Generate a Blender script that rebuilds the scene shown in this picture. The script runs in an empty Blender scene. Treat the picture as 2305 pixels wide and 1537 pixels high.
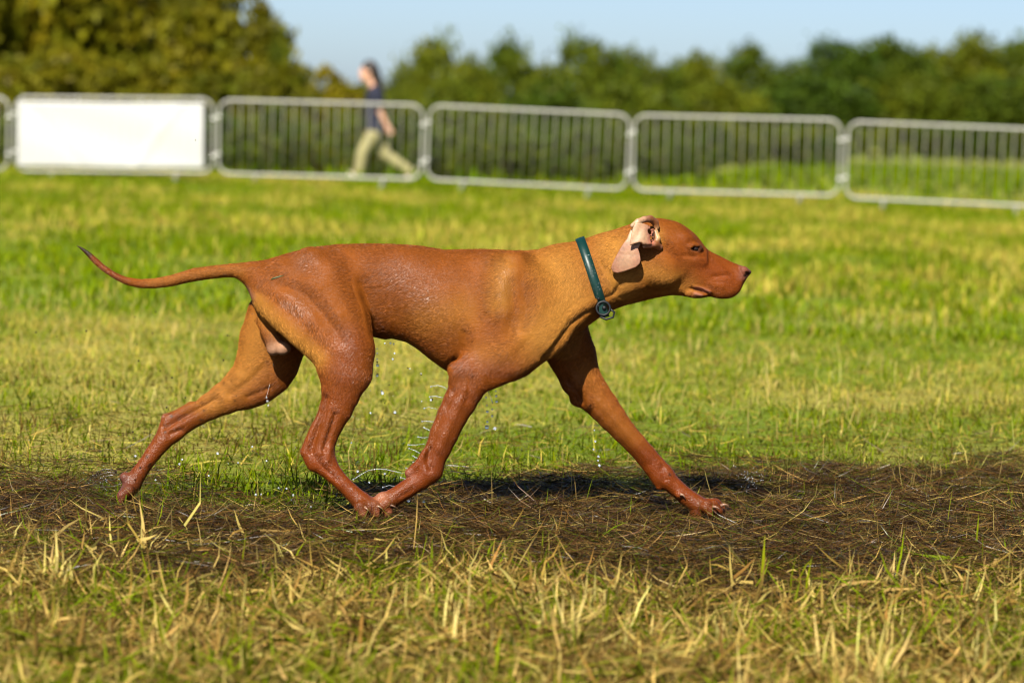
import bpy, math, random
import numpy as np
from mathutils import Vector, Matrix

random.seed(7)
RNG = np.random.default_rng(11)
scene = bpy.context.scene
COL = scene.collection

# ------------------------------------------------------------------ camera
W_PX, H_PX, F_PX = 2305.0, 1537.0, 7683.0          # photograph size, focal length in its pixels (120 mm)
CAM_H, DIST = 0.95, 7.683                           # camera height, distance of the dog
PITCH, ROLL = math.atan(553.5 / F_PX), math.radians(2.0)
cam_data = bpy.data.cameras.new('camera')
cam_data.lens, cam_data.sensor_width = 120.0, 36.0
cam_data.clip_start, cam_data.clip_end = 0.1, 5000.0
cam_data.dof.use_dof = True
cam_data.dof.focus_distance = DIST - 0.03
cam_data.dof.aperture_fstop = 4.4
camera = bpy.data.objects.new('camera', cam_data)
COL.objects.link(camera)
right0, up0 = Vector((1, 0, 0)), Vector((0, math.sin(PITCH), math.cos(PITCH)))
FWD = Vector((0, math.cos(PITCH), -math.sin(PITCH)))
RIGHT = right0 * math.cos(ROLL) + up0 * math.sin(ROLL)
UP = up0 * math.cos(ROLL) - right0 * math.sin(ROLL)
CAM = Vector((0, 0, CAM_H))
m = Matrix((RIGHT, UP, -FWD)).transposed().to_4x4()
m.translation = CAM
camera.matrix_world = m
scene.camera = camera

# ------------------------------------------------------------------ light
SUN_DIR = Vector((0.30, 1.0, -1.02)).normalized()   # the way the light travels
world = bpy.data.worlds.new('World')
scene.world = world
world.use_nodes = True
wn = world.node_tree
wn.nodes.clear()
w_out = wn.nodes.new('ShaderNodeOutputWorld')
w_bg = wn.nodes.new('ShaderNodeBackground')
w_sky = wn.nodes.new('ShaderNodeTexSky')
w_sky.sky_type = 'NISHITA'
w_sky.sun_disc = False
w_sky.sun_elevation = math.asin(-SUN_DIR.z)
w_sky.sun_rotation = math.atan2(-SUN_DIR.x, -SUN_DIR.y)
w_sky.altitude = 100
w_sky.air_density = 0.5
w_sky.dust_density = 0.7
w_sky.ozone_density = 1.8
w_bg.inputs['Strength'].default_value = 0.056
wn.links.new(w_sky.outputs[0], w_bg.inputs['Color'])
wn.links.new(w_bg.outputs[0], w_out.inputs['Surface'])
sun_data = bpy.data.lights.new('sun', 'SUN')
sun_data.energy = 5.0
sun_data.angle = math.radians(0.53)
sun_data.color = (1.0, 0.94, 0.83)
sun = bpy.data.objects.new('sun', sun_data)
sun.rotation_euler = SUN_DIR.to_track_quat('-Z', 'Y').to_euler()
COL.objects.link(sun)
scene.view_settings.view_transform = 'Standard'
scene.view_settings.look = 'None'
scene.view_settings.gamma = 1.0
scene.view_settings.exposure = 1.2
scene.cycles.use_denoising = True
scene.cycles.pixel_filter_type = 'BLACKMAN_HARRIS'
scene.cycles.filter_width = 1.15
scene.cycles.max_bounces = 8
scene.cycles.transparent_max_bounces = 8

# ------------------------------------------------------------------ helpers
def unproject(u, v, depth):
    return (CAM + FWD * depth + RIGHT * ((u - W_PX / 2) / F_PX * depth)
            - UP * ((v - H_PX / 2) / F_PX * depth))

def tag(o, label=None, cat=None, group=None, kind=None):
    if label: o['label'] = label
    if cat: o['category'] = cat
    if group: o['group'] = group
    if kind: o['kind'] = kind
    return o

def empty(name, loc, rz=0.0):
    o = bpy.data.objects.new(name, None)
    o.empty_display_size = 0.1
    o.location = loc
    o.rotation_euler = (0, 0, rz)
    COL.objects.link(o)
    return o

def link(name, mesh, parent=None):
    o = bpy.data.objects.new(name, mesh)
    COL.objects.link(o)
    if parent is not None:
        o.parent = parent
    return o

def np_mesh(name, verts, faces, mat=None, colors=None, smooth=True, attrs=None):
    """faces: (n,3) or (n,4) integer array"""
    verts = np.asarray(verts, np.float32)
    faces = np.asarray(faces, np.int32)
    me = bpy.data.meshes.new(name)
    nf, k = faces.shape
    me.vertices.add(len(verts))
    me.vertices.foreach_set('co', verts.ravel())
    me.loops.add(nf * k)
    me.loops.foreach_set('vertex_index', faces.ravel())
    me.polygons.add(nf)
    me.polygons.foreach_set('loop_start', np.arange(0, nf * k, k, dtype=np.int32))
    me.polygons.foreach_set('loop_total', np.full(nf, k, np.int32))
    me.polygons.foreach_set('use_smooth', np.full(nf, smooth, bool))
    me.update(calc_edges=True)
    if colors is not None:
        a = me.color_attributes.new('tint', 'FLOAT_COLOR', 'POINT')
        c = np.ones((len(verts), 4), np.float32)
        c[:, :3] = colors
        a.data.foreach_set('color', c.ravel())
    for an, av in (attrs or {}).items():
        a = me.attributes.new(an, 'FLOAT', 'POINT')
        a.data.foreach_set('value', np.asarray(av, np.float32).ravel())
    if mat: me.materials.append(mat)
    return me

class MB:
    """collects simple shapes into one mesh"""
    def __init__(s): s.v, s.f = [], []
    def add(s, vs, fs):
        b = len(s.v)
        s.v += [tuple(p) for p in vs]
        s.f += [tuple(i + b for i in q) for q in fs]
        return s
    def tube(s, pts, r, n=10, cap=True):
        pts = [Vector(p) for p in pts]
        rs = r if isinstance(r, (list, tuple)) else [r] * len(pts)
        rings, prev = [], None
        for i, p in enumerate(pts):
            t = (pts[min(i + 1, len(pts) - 1)] - pts[max(i - 1, 0)]).normalized()
            if prev is None:
                a = t.orthogonal().normalized()
            else:
                a = (prev - t * prev.dot(t)).normalized()
            prev = a
            b = t.cross(a)
            rings.append([p + (a * math.cos(2 * math.pi * j / n) + b * math.sin(2 * math.pi * j / n)) * rs[i] for j in range(n)])
        vs = [q for ring in rings for q in ring]
        fs = [(i * n + j, i * n + (j + 1) % n, (i + 1) * n + (j + 1) % n, (i + 1) * n + j)
              for i in range(len(pts) - 1) for j in range(n)]
        if cap:
            fs += [tuple(range(n - 1, -1, -1)), tuple((len(pts) - 1) * n + j for j in range(n))]
        return s.add(vs, fs)
    def torus(s, c, axis, R, r, n=20, k=8):
        c, ax = Vector(c), Vector(axis).normalized()
        a = ax.orthogonal().normalized(); b = ax.cross(a)
        vs, fs = [], []
        for i in range(n):
            th = 2 * math.pi * i / n
            d = a * math.cos(th) + b * math.sin(th)
            for j in range(k):
                ph = 2 * math.pi * j / k
                vs.append(c + d * (R + r * math.cos(ph)) + ax * (r * math.sin(ph)))
        for i in range(n):
            for j in range(k):
                fs.append((i * k + j, ((i + 1) % n) * k + j, ((i + 1) % n) * k + (j + 1) % k, i * k + (j + 1) % k))
        return s.add(vs, fs)
    def ball(s, c, r, n=8, m=5, sc=(1, 1, 1)):
        c = Vector(c); vs = [c + Vector((0, 0, r * sc[2]))]; fs = []
        for i in range(1, m):
            th = math.pi * i / m
            for j in range(n):
                ph = 2 * math.pi * j / n
                vs.append(c + Vector((r * sc[0] * math.sin(th) * math.cos(ph), r * sc[1] * math.sin(th) * math.sin(ph), r * sc[2] * math.cos(th))))
        vs.append(c - Vector((0, 0, r * sc[2])))
        for j in range(n): fs.append((0, 1 + j, 1 + (j + 1) % n))
        for i in range(m - 2):
            for j in range(n):
                fs.append((1 + i * n + j, 1 + (i + 1) * n + j, 1 + (i + 1) * n + (j + 1) % n, 1 + i * n + (j + 1) % n))
        e = len(vs) - 1; o = 1 + (m - 2) * n
        for j in range(n): fs.append((o + j, e, o + (j + 1) % n))
        return s.add(vs, fs)
    def box(s, c, hx, hy, hz):
        vs = [(c[0] + sx * hx, c[1] + sy * hy, c[2] + sz * hz) for sx in (-1, 1) for sy in (-1, 1) for sz in (-1, 1)]
        return s.add(vs, [(0, 1, 3, 2), (4, 6, 7, 5), (0, 4, 5, 1), (2, 3, 7, 6), (0, 2, 6, 4), (1, 5, 7, 3)])
    def mesh(s, name, mat=None, smooth=True):
        me = bpy.data.meshes.new(name)
        me.from_pydata(s.v, [], s.f)
        if smooth: me.polygons.foreach_set('use_smooth', np.ones(len(me.polygons), bool))
        me.update()
        if mat: me.materials.append(mat)
        return me
    def build(s, name, mat=None, parent=None, smooth=True):
        return link(name, s.mesh(name, mat, smooth), parent)

# value noise on the ground plane
class Noise2:
    def __init__(s, seed, n=128):
        s.g = np.random.default_rng(seed).random((n, n)).astype(np.float32); s.n = n
    def at(s, x, y):
        xi, yi = np.floor(x).astype(int), np.floor(y).astype(int)
        fx, fy = x - xi, y - yi
        fx, fy = fx * fx * (3 - 2 * fx), fy * fy * (3 - 2 * fy)
        n = s.n
        g = lambda a, b: s.g[a % n, b % n]
        return (g(xi, yi) * (1 - fx) * (1 - fy) + g(xi + 1, yi) * fx * (1 - fy)
                + g(xi, yi + 1) * (1 - fx) * fy + g(xi + 1, yi + 1) * fx * fy)
    def fbm(s, x, y, o=3):
        t, a, w = 0, 0.5, 0
        for i in range(o):
            t = t + a * s.at(x * 2 ** i + 17.3 * i, y * 2 ** i + 9.1 * i); w += a; a *= 0.5
        return t / w
NZ1, NZ2, NZ3 = Noise2(1), Noise2(2), Noise2(3)

def smooth01(a, b, x):
    t = np.clip((x - a) / (b - a), 0, 1)
    return t * t * (3 - 2 * t)

# ------------------------------------------------------------------ materials
def new_mat(name):
    mt = bpy.data.materials.new(name)
    mt.use_nodes = True
    nt = mt.node_tree
    return mt, nt, nt.nodes['Principled BSDF']

def simple_mat(name, col, rough=0.5, metal=0.0, spec=0.5, noise=0.12, scale=30.0, bump=0.0):
    mt, nt, p = new_mat(name)
    tc = nt.nodes.new('ShaderNodeTexCoord')
    nz = nt.nodes.new('ShaderNodeTexNoise'); nz.inputs['Scale'].default_value = scale
    nz.inputs['Detail'].default_value = 4
    nt.links.new(tc.outputs['Object'], nz.inputs['Vector'])
    mr = nt.nodes.new('ShaderNodeMapRange')
    mr.inputs[3].default_value, mr.inputs[4].default_value = 1 - noise, 1 + noise
    nt.links.new(nz.outputs[0], mr.inputs[0])
    mul = nt.nodes.new('ShaderNodeMixRGB'); mul.blend_type = 'MULTIPLY'; mul.inputs[0].default_value = 1
    mul.inputs[1].default_value = (*col, 1)
    nt.links.new(mr.outputs[0], mul.inputs[2])
    nt.links.new(mul.outputs[0], p.inputs['Base Color'])
    p.inputs['Roughness'].default_value = rough
    p.inputs['Metallic'].default_value = metal
    p.inputs['Specular IOR Level'].default_value = spec
    if bump:
        b = nt.nodes.new('ShaderNodeBump'); b.inputs['Strength'].default_value = bump
        b.inputs['Distance'].default_value = 0.002
        nt.links.new(nz.outputs[0], b.inputs['Height'])
        nt.links.new(b.outputs[0], p.inputs['Normal'])
    return mt

def blade_mat(name, rough=0.5, spec=0.3, trans=0.35):
    """colour comes from the tint of each blade; light shines through it"""
    mt, nt, p = new_mat(name)
    at = nt.nodes.new('ShaderNodeAttribute'); at.attribute_name = 'tint'
    nt.links.new(at.outputs['Color'], p.inputs['Base Color'])
    p.inputs['Roughness'].default_value = rough
    p.inputs['Specular IOR Level'].default_value = spec
    tr = nt.nodes.new('ShaderNodeBsdfTranslucent')
    nt.links.new(at.outputs['Color'], tr.inputs['Color'])
    mix = nt.nodes.new('ShaderNodeMixShader'); mix.inputs[0].default_value = trans
    nt.links.new(p.outputs[0], mix.inputs[1])
    nt.links.new(tr.outputs[0], mix.inputs[2])
    nt.links.new(mix.outputs[0], nt.nodes['Material Output'].inputs['Surface'])
    return mt
# ------------------------------------------------------------------ ground
def ground_z(x, y):
    """level lawn that dips towards the fence and falls away behind it, faster on the left"""
    x, y = np.asarray(x, np.float64), np.asarray(y, np.float64)
    z = -0.14 * smooth01(13, 36, y)
    k = 0.048 - 0.035 * smooth01(-0.02, 0.09, x / np.maximum(y, 1))
    d = np.maximum(y - 40.5, 0)
    z = z - k * (np.minimum(d, 260) - 3.0 * (1 - np.exp(-d / 3.0)))
    z = z + 0.012 * (NZ1.fbm(x * .9, y * .9) - .5) * smooth01(4, 6, y) * smooth01(36, 30, y)
    return z

def mud_amount(x, y):
    """trampled wet strip the dog runs along"""
    far_edge = 8.05 + 0.55 * smooth01(-.45, -.1, x) + .55 * smooth01(.2, 1.2, x) + .25 * smooth01(-.9, -1.4, x) + (NZ2.fbm(x * 2.2, y * 2.2) - .5) * 1.5
    near_edge = 6.36 - .04 * x + (NZ3.fbm(x * 2.0, y * 2.0 + 5) - .5) * 1.3
    return smooth01(-.15, .55, far_edge - y) * smooth01(0, .45, y - near_edge)

def straw_amount(x, y):
    """dry yellow patches in the lawn"""
    n = NZ1.fbm(x * .7 + 3, y * .36 + 8, 4)
    n2 = NZ2.fbm(x * 1.9, y * .9, 3)
    return smooth01(.46, .61, n * .60 + n2 * .40)

def build_ground():
    ys = np.concatenate([np.linspace(1.5, 12, 90), np.linspace(12.2, 60, 110), np.linspace(62, 400, 70), np.linspace(420, 3000, 12)])
    xs = np.linspace(-1, 1, 81)
    Y = np.repeat(ys[:, None], len(xs), 1)
    X = xs[None, :] * (3.0 + Y * .75)
    Z = ground_z(X, Y)
    V = np.stack([X, Y, Z], 2).reshape(-1, 3)
    n = len(xs)
    i, j = np.meshgrid(np.arange(len(ys) - 1), np.arange(n - 1), indexing='ij')
    a = (i * n + j).ravel()
    F = np.stack([a, a + 1, a + n + 1, a + n], 1)
    mud = mud_amount(V[:, 0], V[:, 1]); st = straw_amount(V[:, 0], V[:, 1])
    green, straw, earth = np.array([.118, .165, .001]), np.array([.28, .235, .04]), np.array([.018, .010, .004])
    c = green + (straw - green) * (st * .8)[:, None]
    nearf = smooth01(8.5, 6.5, V[:, 1])[:, None]
    c = c + (np.array([.06, .042, .010]) - c) * nearf
    c = c + (earth - c) * mud[:, None]
    mt, nt, p = new_mat('earth_and_turf')
    N, K = nt.nodes, nt.links
    at = N.new('ShaderNodeAttribute'); at.attribute_name = 'tint'
    tc = N.new('ShaderNodeTexCoord')
    nz = N.new('ShaderNodeTexNoise'); nz.inputs['Scale'].default_value = 22; nz.inputs['Detail'].default_value = 8; nz.inputs['Roughness'].default_value = .7
    K.new(tc.outputs['Object'], nz.inputs['Vector'])
    mr = N.new('ShaderNodeMapRange'); mr.inputs[1].default_value = .3; mr.inputs[2].default_value = .7; mr.inputs[3].default_value, mr.inputs[4].default_value = .5, 1.4
    K.new(nz.outputs[0], mr.inputs[0])
    mul = N.new('ShaderNodeMixRGB'); mul.blend_type = 'MULTIPLY'; mul.inputs[0].default_value = 1
    K.new(at.outputs['Color'], mul.inputs[1]); K.new(mr.outputs[0], mul.inputs[2])
    K.new(mul.outputs[0], p.inputs['Base Color'])
    aw = N.new('ShaderNodeAttribute'); aw.attribute_name = 'wet'
    rr = N.new('ShaderNodeMapRange'); rr.inputs[3].default_value, rr.inputs[4].default_value = .95, .42
    K.new(aw.outputs['Fac'], rr.inputs[0]); K.new(rr.outputs[0], p.inputs['Roughness'])
    p.inputs['Specular IOR Level'].default_value = .3
    b = N.new('ShaderNodeBump'); b.inputs['Distance'].default_value = .02; b.inputs['Strength'].default_value = .8
    K.new(nz.outputs[0], b.inputs['Height']); K.new(b.outputs[0], p.inputs['Normal'])
    g = link('ground', np_mesh('ground', V, F, mt, c, True, {'wet': mud}))
    tag(g, 'flat field with a trampled muddy strip running across it', kind='structure')
    return g

# ------------------------------------------------------------------ grass
def blades(x, y, z0, length, width, yaw, lean, curve, col, tipcol=None, roll=None):
    """one bent tapering strip for each entry: base pair, middle pair, tip (3 triangles)"""
    n = len(x)
    dx, dy = np.cos(yaw), np.sin(yaw)                      # way it leans
    wv = np.stack([-dy, dx, np.zeros(n)], 1)
    if roll is not None:
        wv = wv * np.cos(roll)[:, None] + np.stack([np.zeros(n), np.zeros(n), np.sin(roll)], 1)
    B = np.stack([x, y, z0], 1)
    def at(s):
        a = lean + curve * s                               # angle from upright
        hx = np.sin(a) * length * s; hz = np.cos(a) * length * s
        return B + np.stack([dx * hx, dy * hx, hz], 1)
    M, T = at(.55), at(1.0)
    hw = (width * .5)[:, None]
    V = np.stack([B - wv * hw, B + wv * hw, M - wv * hw * .8, M + wv * hw * .8, T], 1).reshape(-1, 3)
    o = np.arange(n)[:, None] * 5
    F = np.concatenate([o + np.array([[0, 1, 3]]), o + np.array([[0, 3, 2]]), o + np.array([[2, 3, 4]])], 0)
    tc = col if tipcol is None else tipcol
    C = np.stack([col * .75, col * .75, col, col, tc], 1).reshape(-1, 3)
    return V, F, C

def scatter(n, y0, y1, extra=1.0, power=1.0, wide=.16):
    """points over the strip of field in view and some metres to each side"""
    out = np.empty((0, 2))
    half = lambda y: wide * y + extra
    while len(out) < n:
        y = y0 + (y1 - y0) * RNG.random(n) ** power
        x = (RNG.random(n) * 2 - 1) * half(y1)
        k = np.abs(x) < half(y)
        out = np.concatenate([out, np.stack([x[k], y[k]], 1)])
    return out[:n, 0], out[:n, 1]

def vary(col, n, amt=.25, hue=.10):
    c = np.tile(np.array(col), (n, 1)) * (1 + amt * (RNG.random((n, 1)) * 2 - 1))
    return np.clip(c * (1 + hue * (RNG.random((n, 3)) * 2 - 1)), 0.001, 1)

def pick(mask, a, b):
    return np.where(mask[:, None], a, b)

PAWS = [(-.32, 7.57), (.44, 7.79), (-.86, 7.72), (-.28, 7.60)]
def paw_clear(x, y):
    """0 where a paw presses the hay flat, and just in front of it"""
    k = np.ones(len(x))
    for px, py in PAWS:
        dx = (x - px) / .13; dy = (y - py); dy = np.where(dy < 0, dy / .34, dy / .10)
        k = np.minimum(k, smooth01(.55, 1.0, np.hypot(dx, dy)))
    return np.maximum(k, .08)

def field_of(name, parts, mat, label, cat):
    V, F, C, b = [], [], [], 0
    for v, f, c in parts:
        V.append(v); F.append(f + b); C.append(c); b += len(v)
    o = link(name, np_mesh(name, np.concatenate(V), np.concatenate(F), mat, np.concatenate(C), False))
    return tag(o, label, cat, kind='stuff')

GREEN, GREEN2, STRAW, HAY, DARKHAY = (.116, .172, .0006), (.175, .228, .0008), (.43, .36, .062), (.092, .050, .013), (.028, .014, .004)

def build_grass():
    dry = blade_mat('grass_blade', .6, .03, .4)
    wetm = blade_mat('wet_hay', .30, .14, .12)
    # --- foreground: tangled dry straw and stubble, out of focus
    parts = []
    def fg_col(n, x, y):
        k = RNG.random(n); gr = .16 + .30 * smooth01(.52, .64, NZ3.fbm(x * 3 + 7, y * 3))
        c = pick(k < .42, vary((.46, .335, .095), n, .35), vary((.24, .150, .034), n, .5))
        c = pick(k > .86, vary((.075, .042, .012), n, .5), c)
        return pick(RNG.random(n) < gr, vary((.13, .165, .003), n, .4), c)
    x, y = scatter(24000, 4.6, 7.3)                                                                      # short upright stubble
    keep = RNG.random(len(x)) > np.maximum(mud_amount(x, y) * .97, 1 - paw_clear(x, y))
    x, y = x[keep], y[keep]; n = len(x)
    ln = (.02 + .05 * RNG.random(n) ** 1.5) * (.4 + 1.1 * smooth01(.4, .65, NZ2.fbm(x * 5, y * 5)))
    parts.append(blades(x, y, ground_z(x, y), ln, .0022 + .003 * RNG.random(n), RNG.random(n) * 6.28, RNG.normal(.6, .5, n), RNG.normal(.6, .6, n), fg_col(n, x, y)))
    x, y = scatter(95000, 4.6, 7.2)                                                                     # tangled litter, some of it standing off the ground
    keep = RNG.random(len(x)) > mud_amount(x, y) * .93; x, y = x[keep], y[keep]; n = len(x)
    up = .006 + .040 * RNG.random(n) * smooth01(.35, .65, NZ1.fbm(x * 4, y * 4)) * paw_clear(x, y)
    parts.append(blades(x, y, ground_z(x, y) + up, .035 + .085 * RNG.random(n), .0020 + .0052 * RNG.random(n) ** 2, RNG.random(n) * 6.28,
                        RNG.normal(1.42, .30, n), RNG.normal(.1, .35, n), fg_col(n, x, y), roll=RNG.normal(0, .8, n)))
    tx, ty = scatter(420, 4.8, 6.75)                                                                      # tufts of taller pale stalks
    w = NZ1.fbm(tx * 2.2, ty * 2.2) + .12 * smooth01(0, .8, tx)
    tx, ty = tx[w > .46], ty[w > .46]
    rep = RNG.integers(4, 16, len(tx))
    ty0 = np.repeat(RNG.random(len(tx)) * 6.28, rep)
    x = np.repeat(tx, rep) + RNG.normal(0, .022, rep.sum()); y = np.repeat(ty, rep) + RNG.normal(0, .022, rep.sum()); n = len(x)
    parts.append(blades(x, y, ground_z(x, y), .05 + .085 * RNG.random(n), .0030 + .0046 * RNG.random(n), ty0 + RNG.normal(0, 1.0, n), RNG.normal(.55, .35, n), RNG.normal(.3, .4, n),
                        pick(RNG.random(n) < .15, vary((.20, .25, .003), n, .3), vary((.56, .44, .14), n, .3))))
    field_of('dry_stubble', parts, dry, 'pale dry stubble and straw litter in front of the muddy strip', 'stubble')
    # --- the muddy strip: flattened wet hay
    parts = []
    x, y = scatter(230000, 6.3, 9.8, .8)
    keep = RNG.random(len(x)) < mud_amount(x, y) * .96 + .04
    x, y = x[keep], y[keep]; n = len(x)
    yaw = np.where(RNG.random(n) < .5, RNG.normal(0, .5, n) + math.pi * RNG.integers(0, 2, n), RNG.random(n) * 6.28)
    hump = (.020 * smooth01(.42, .68, NZ3.fbm(x * 6, y * 6)) + .012 * NZ1.fbm(x * 20, y * 20) + .014 * RNG.random(n)) * paw_clear(x, y)
    col = pick(RNG.random(n) < .52, vary(DARKHAY, n, .6, .15), vary(HAY, n, .55, .15))
    col = pick(RNG.random(n) < .10, vary((.065, .082, .003), n, .4), col)
    col = pick(RNG.random(n) < .045, vary((.30, .20, .055), n, .45), col)
    parts.append(blades(x, y, ground_z(x, y) + hump, .03 + .085 * RNG.random(n), .0009 + .0013 * RNG.random(n), yaw,
                        RNG.normal(1.5, .16, n), RNG.normal(.05, .22, n), col, roll=RNG.normal(0, .7, n)))
    field_of('wet_hay', parts, wetm, 'dark wet hay trampled flat into the muddy strip under the dog', 'hay')
    parts = []
    x, y = scatter(15000, 6.5, 9.8, .8)
    mu = mud_amount(x, y)
    keep = RNG.random(len(x)) < mu * (.18 + .75 * smooth01(.45, .62, NZ2.fbm(x * 2.5 + 4, y * 2.5)) * smooth01(-.5, .6, x) + .12)
    x, y = x[keep], y[keep]; keep = RNG.random(len(x)) < paw_clear(x, y) + .05; x, y = x[keep], y[keep]; n = len(x)
    big = RNG.random(n) < .10
    g = RNG.random(n) < .30
    parts.append(blades(x, y, ground_z(x, y), np.where(big, .06 + .075 * RNG.random(n), .02 + .045 * RNG.random(n)), .0011 + .0010 * RNG.random(n), RNG.random(n) * 6.28,
                        RNG.normal(.5, .35, n), RNG.normal(.2, .3, n), pick(g, vary((.12, .15, .006), n, .4), vary((.34, .25, .08), n, .5))))
    field_of('straw_stalks', parts, dry, 'thin straw stalks sticking up out of the muddy strip', 'stalks')
    # --- lawn just behind the dog
    parts = []
    x, y = scatter(150000, 7.6, 14.5, 1.2, 1.25)
    keep = RNG.random(len(x)) > mud_amount(x, y) * .97
    x, y = x[keep], y[keep]; n = len(x)
    st = straw_amount(x, y) * smooth01(9.5, 13.0, y)
    br = smooth01(.48, .66, NZ3.fbm(x * 1.6, y * 1.3)) * smooth01(13, 8, y)
    green = pick(RNG.random(n) < .5, vary(GREEN, n, .45), vary(GREEN2, n, .35)) * (.74 + .26 * smooth01(8.5, 13, y))[:, None]
    col = pick(RNG.random(n) < .09 + .62 * st, vary(STRAW, n, .4), green)
    col = pick(RNG.random(n) < .45 * br, vary((.12, .080, .016), n, .4), col)
    tall = 1 + .45 * smooth01(-.95, -.7, x) * smooth01(-.3, -.45, x) * smooth01(8.9, 8.4, y)
    lay = RNG.random(n) < .38
    parts.append(blades(x, y, ground_z(x, y), (.017 + .028 * RNG.random(n)) * tall * (.45 + 1.2 * smooth01(.3, .7, NZ1.fbm(x * 9, y * 9, 2))), .0022 + .0026 * RNG.random(n), RNG.random(n) * 6.28,
                        np.where(lay, RNG.normal(1.25, .2, n), RNG.normal(.6, .4, n)), RNG.normal(.6, .45, n), col))
    x, y = scatter(9000, 8.0, 15, 1.2); n = len(x)
    keep = RNG.random(n) < (.10 + .75 * smooth01(.5, .64, NZ1.fbm(x * 1.3 + 9, y * .8))) * (.4 + .6 * smooth01(8.5, 12, y)); x, y = x[keep], y[keep]; n = len(x)
    keep = RNG.random(n) > mud_amount(x, y) * .9; x, y = x[keep], y[keep]; n = len(x)
    parts.append(blades(x, y, ground_z(x, y), .04 + .08 * RNG.random(n), .0022 + .0022 * RNG.random(n), RNG.random(n) * 6.28, RNG.normal(.7, .5, n), RNG.normal(.2, .4, n), vary((.46, .37, .12), n, .35)))
    x, y = scatter(9000, 7.8, 14, 1.2); n = len(x)
    keep = RNG.random(n) > mud_amount(x, y) * .9; x, y = x[keep], y[keep]; n = len(x)
    parts.append(blades(x, y, ground_z(x, y) + .02 * RNG.random(n), .03 + .07 * RNG.random(n), .0016 + .0022 * RNG.random(n), RNG.random(n) * 6.28, RNG.normal(1.4, .2, n), RNG.normal(0, .2, n),
                        vary((.36, .27, .055), n, .5), roll=RNG.normal(0, .6, n)))
    field_of('lawn_grass', parts, dry, 'yellow-green grass with straw patches just behind the dog', 'grass')
    # --- lawn out to the fence and past it
    parts = []
    x, y = scatter(235000, 14, 42, 1.5, 1.0, .24)
    n = len(x)
    st = straw_amount(x, y)
    green = pick(RNG.random(n) < .5, vary(GREEN, n, .35), vary(GREEN2, n, .3))
    col = pick(RNG.random(n) < .06 + .54 * st, vary(STRAW, n, .35), green)
    parts.append(blades(x, y, ground_z(x, y), (.028 + .034 * RNG.random(n)) * (1 + .5 * st) * (.5 + 1.1 * smooth01(.3, .7, NZ3.fbm(x * 3.2, y * 2.4, 2))), .006 + .006 * RNG.random(n), RNG.random(n) * 6.28, RNG.normal(.3, .3, n), RNG.normal(.4, .3, n), col))
    x, y = scatter(24000, 42, 130, 3.0, 1.0, .26); n = len(x)
    parts.append(blades(x, y, ground_z(x, y), .12 + .15 * RNG.random(n), .04 + .03 * RNG.random(n), RNG.random(n) * 6.28, RNG.normal(.3, .3, n), RNG.normal(.4, .3, n), vary(GREEN, n, .35)))
    field_of('meadow_grass', parts, dry, 'bright green meadow grass with dry bands reaching to the barriers', 'grass')
# ------------------------------------------------------------------ crowd barriers
def hit_depth(u, v, depth):
    return unproject(u, v, depth)

STEEL = simple_mat('galvanised_steel', (.27, .265, .235), rough=.5, metal=.2, noise=.18, scale=14)
STEEL_DULL = simple_mat('dull_steel', (.20, .195, .165), rough=.6, metal=.1, noise=.2, scale=14)
STEEL2 = simple_mat('bright_galvanised', (.50, .50, .46), rough=.35, metal=.5, noise=.15, scale=20)

def rounded_frame(w, h, r, n=6):
    pts = []
    for cx, cz, a0 in ((w - r, h - r, 0), (r, h - r, 90), (r, r, 180), (w - r, r, 270)):
        for i in range(n + 1):
            a = math.radians(a0 + 90 * i / n)
            pts.append(Vector((cx + r * math.cos(a), 0, cz + r * math.sin(a))))
    pts.append(pts[0])
    return pts

PANEL_W, PANEL_H = 2.26, 0.82
def make_barrier_meshes():
    ms = {}
    ms['frame'] = MB().tube(rounded_frame(PANEL_W, PANEL_H, .13), .0165, 10, cap=False).mesh('frame', STEEL)
    ms['bar'] = MB().tube([(0, 0, .005), (0, 0, PANEL_H - .005)], .0050, 8).mesh('bar', STEEL_DULL)
    ft = MB()
    ft.tube([(0, -.28, -.13), (0, -.24, -.115), (0, -.05, -.03), (0, .05, -.03), (0, .24, -.115), (0, .28, -.13)], .016, 8)
    ft.tube([(0, 0, -.03), (0, 0, .0)], .014, 8)
    ms['foot'] = ft.mesh('foot', STEEL)
    hk = MB(); hk.torus((.03, 0, 0), (0, 0, 1), .024, .008, 14, 6); hk.tube([(-.0, 0, -.018), (0, 0, .018)], .027, 12)
    ms['hook'] = hk.mesh('hook', STEEL2)
    ey = MB(); ey.torus((-.03, 0, 0), (0, 0, 1), .024, .008, 14, 6); ey.tube([(0, 0, -.016), (0, 0, .016)], .027, 12)
    ms['eyelet'] = ey.mesh('eyelet', STEEL2)
    return ms

BARRIERS = [  # bottom corners: u, v left; u, v right; depth left, right; label
    (-438, 375, 18, 386, 38.6, 38.3, 'steel crowd barrier on the far side of the white banner, away from the walker'),
    (35, 386, 479, 391, 38.2, 38.2, 'steel crowd barrier carrying the white banner sheet'),
    (491, 393, 948, 406, 38.1, 37.9, 'steel crowd barrier with the walker passing behind it'),
    (960, 406, 1410, 429, 37.9, 37.6, 'bare steel crowd barrier next along from the walker'),
    (1424, 430, 1888, 443, 37.5, 37.1, 'second bare steel crowd barrier along from the walker'),
    (1902, 447, 2376, 469, 36.9, 36.5, 'third bare steel crowd barrier along from the walker')]

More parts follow.
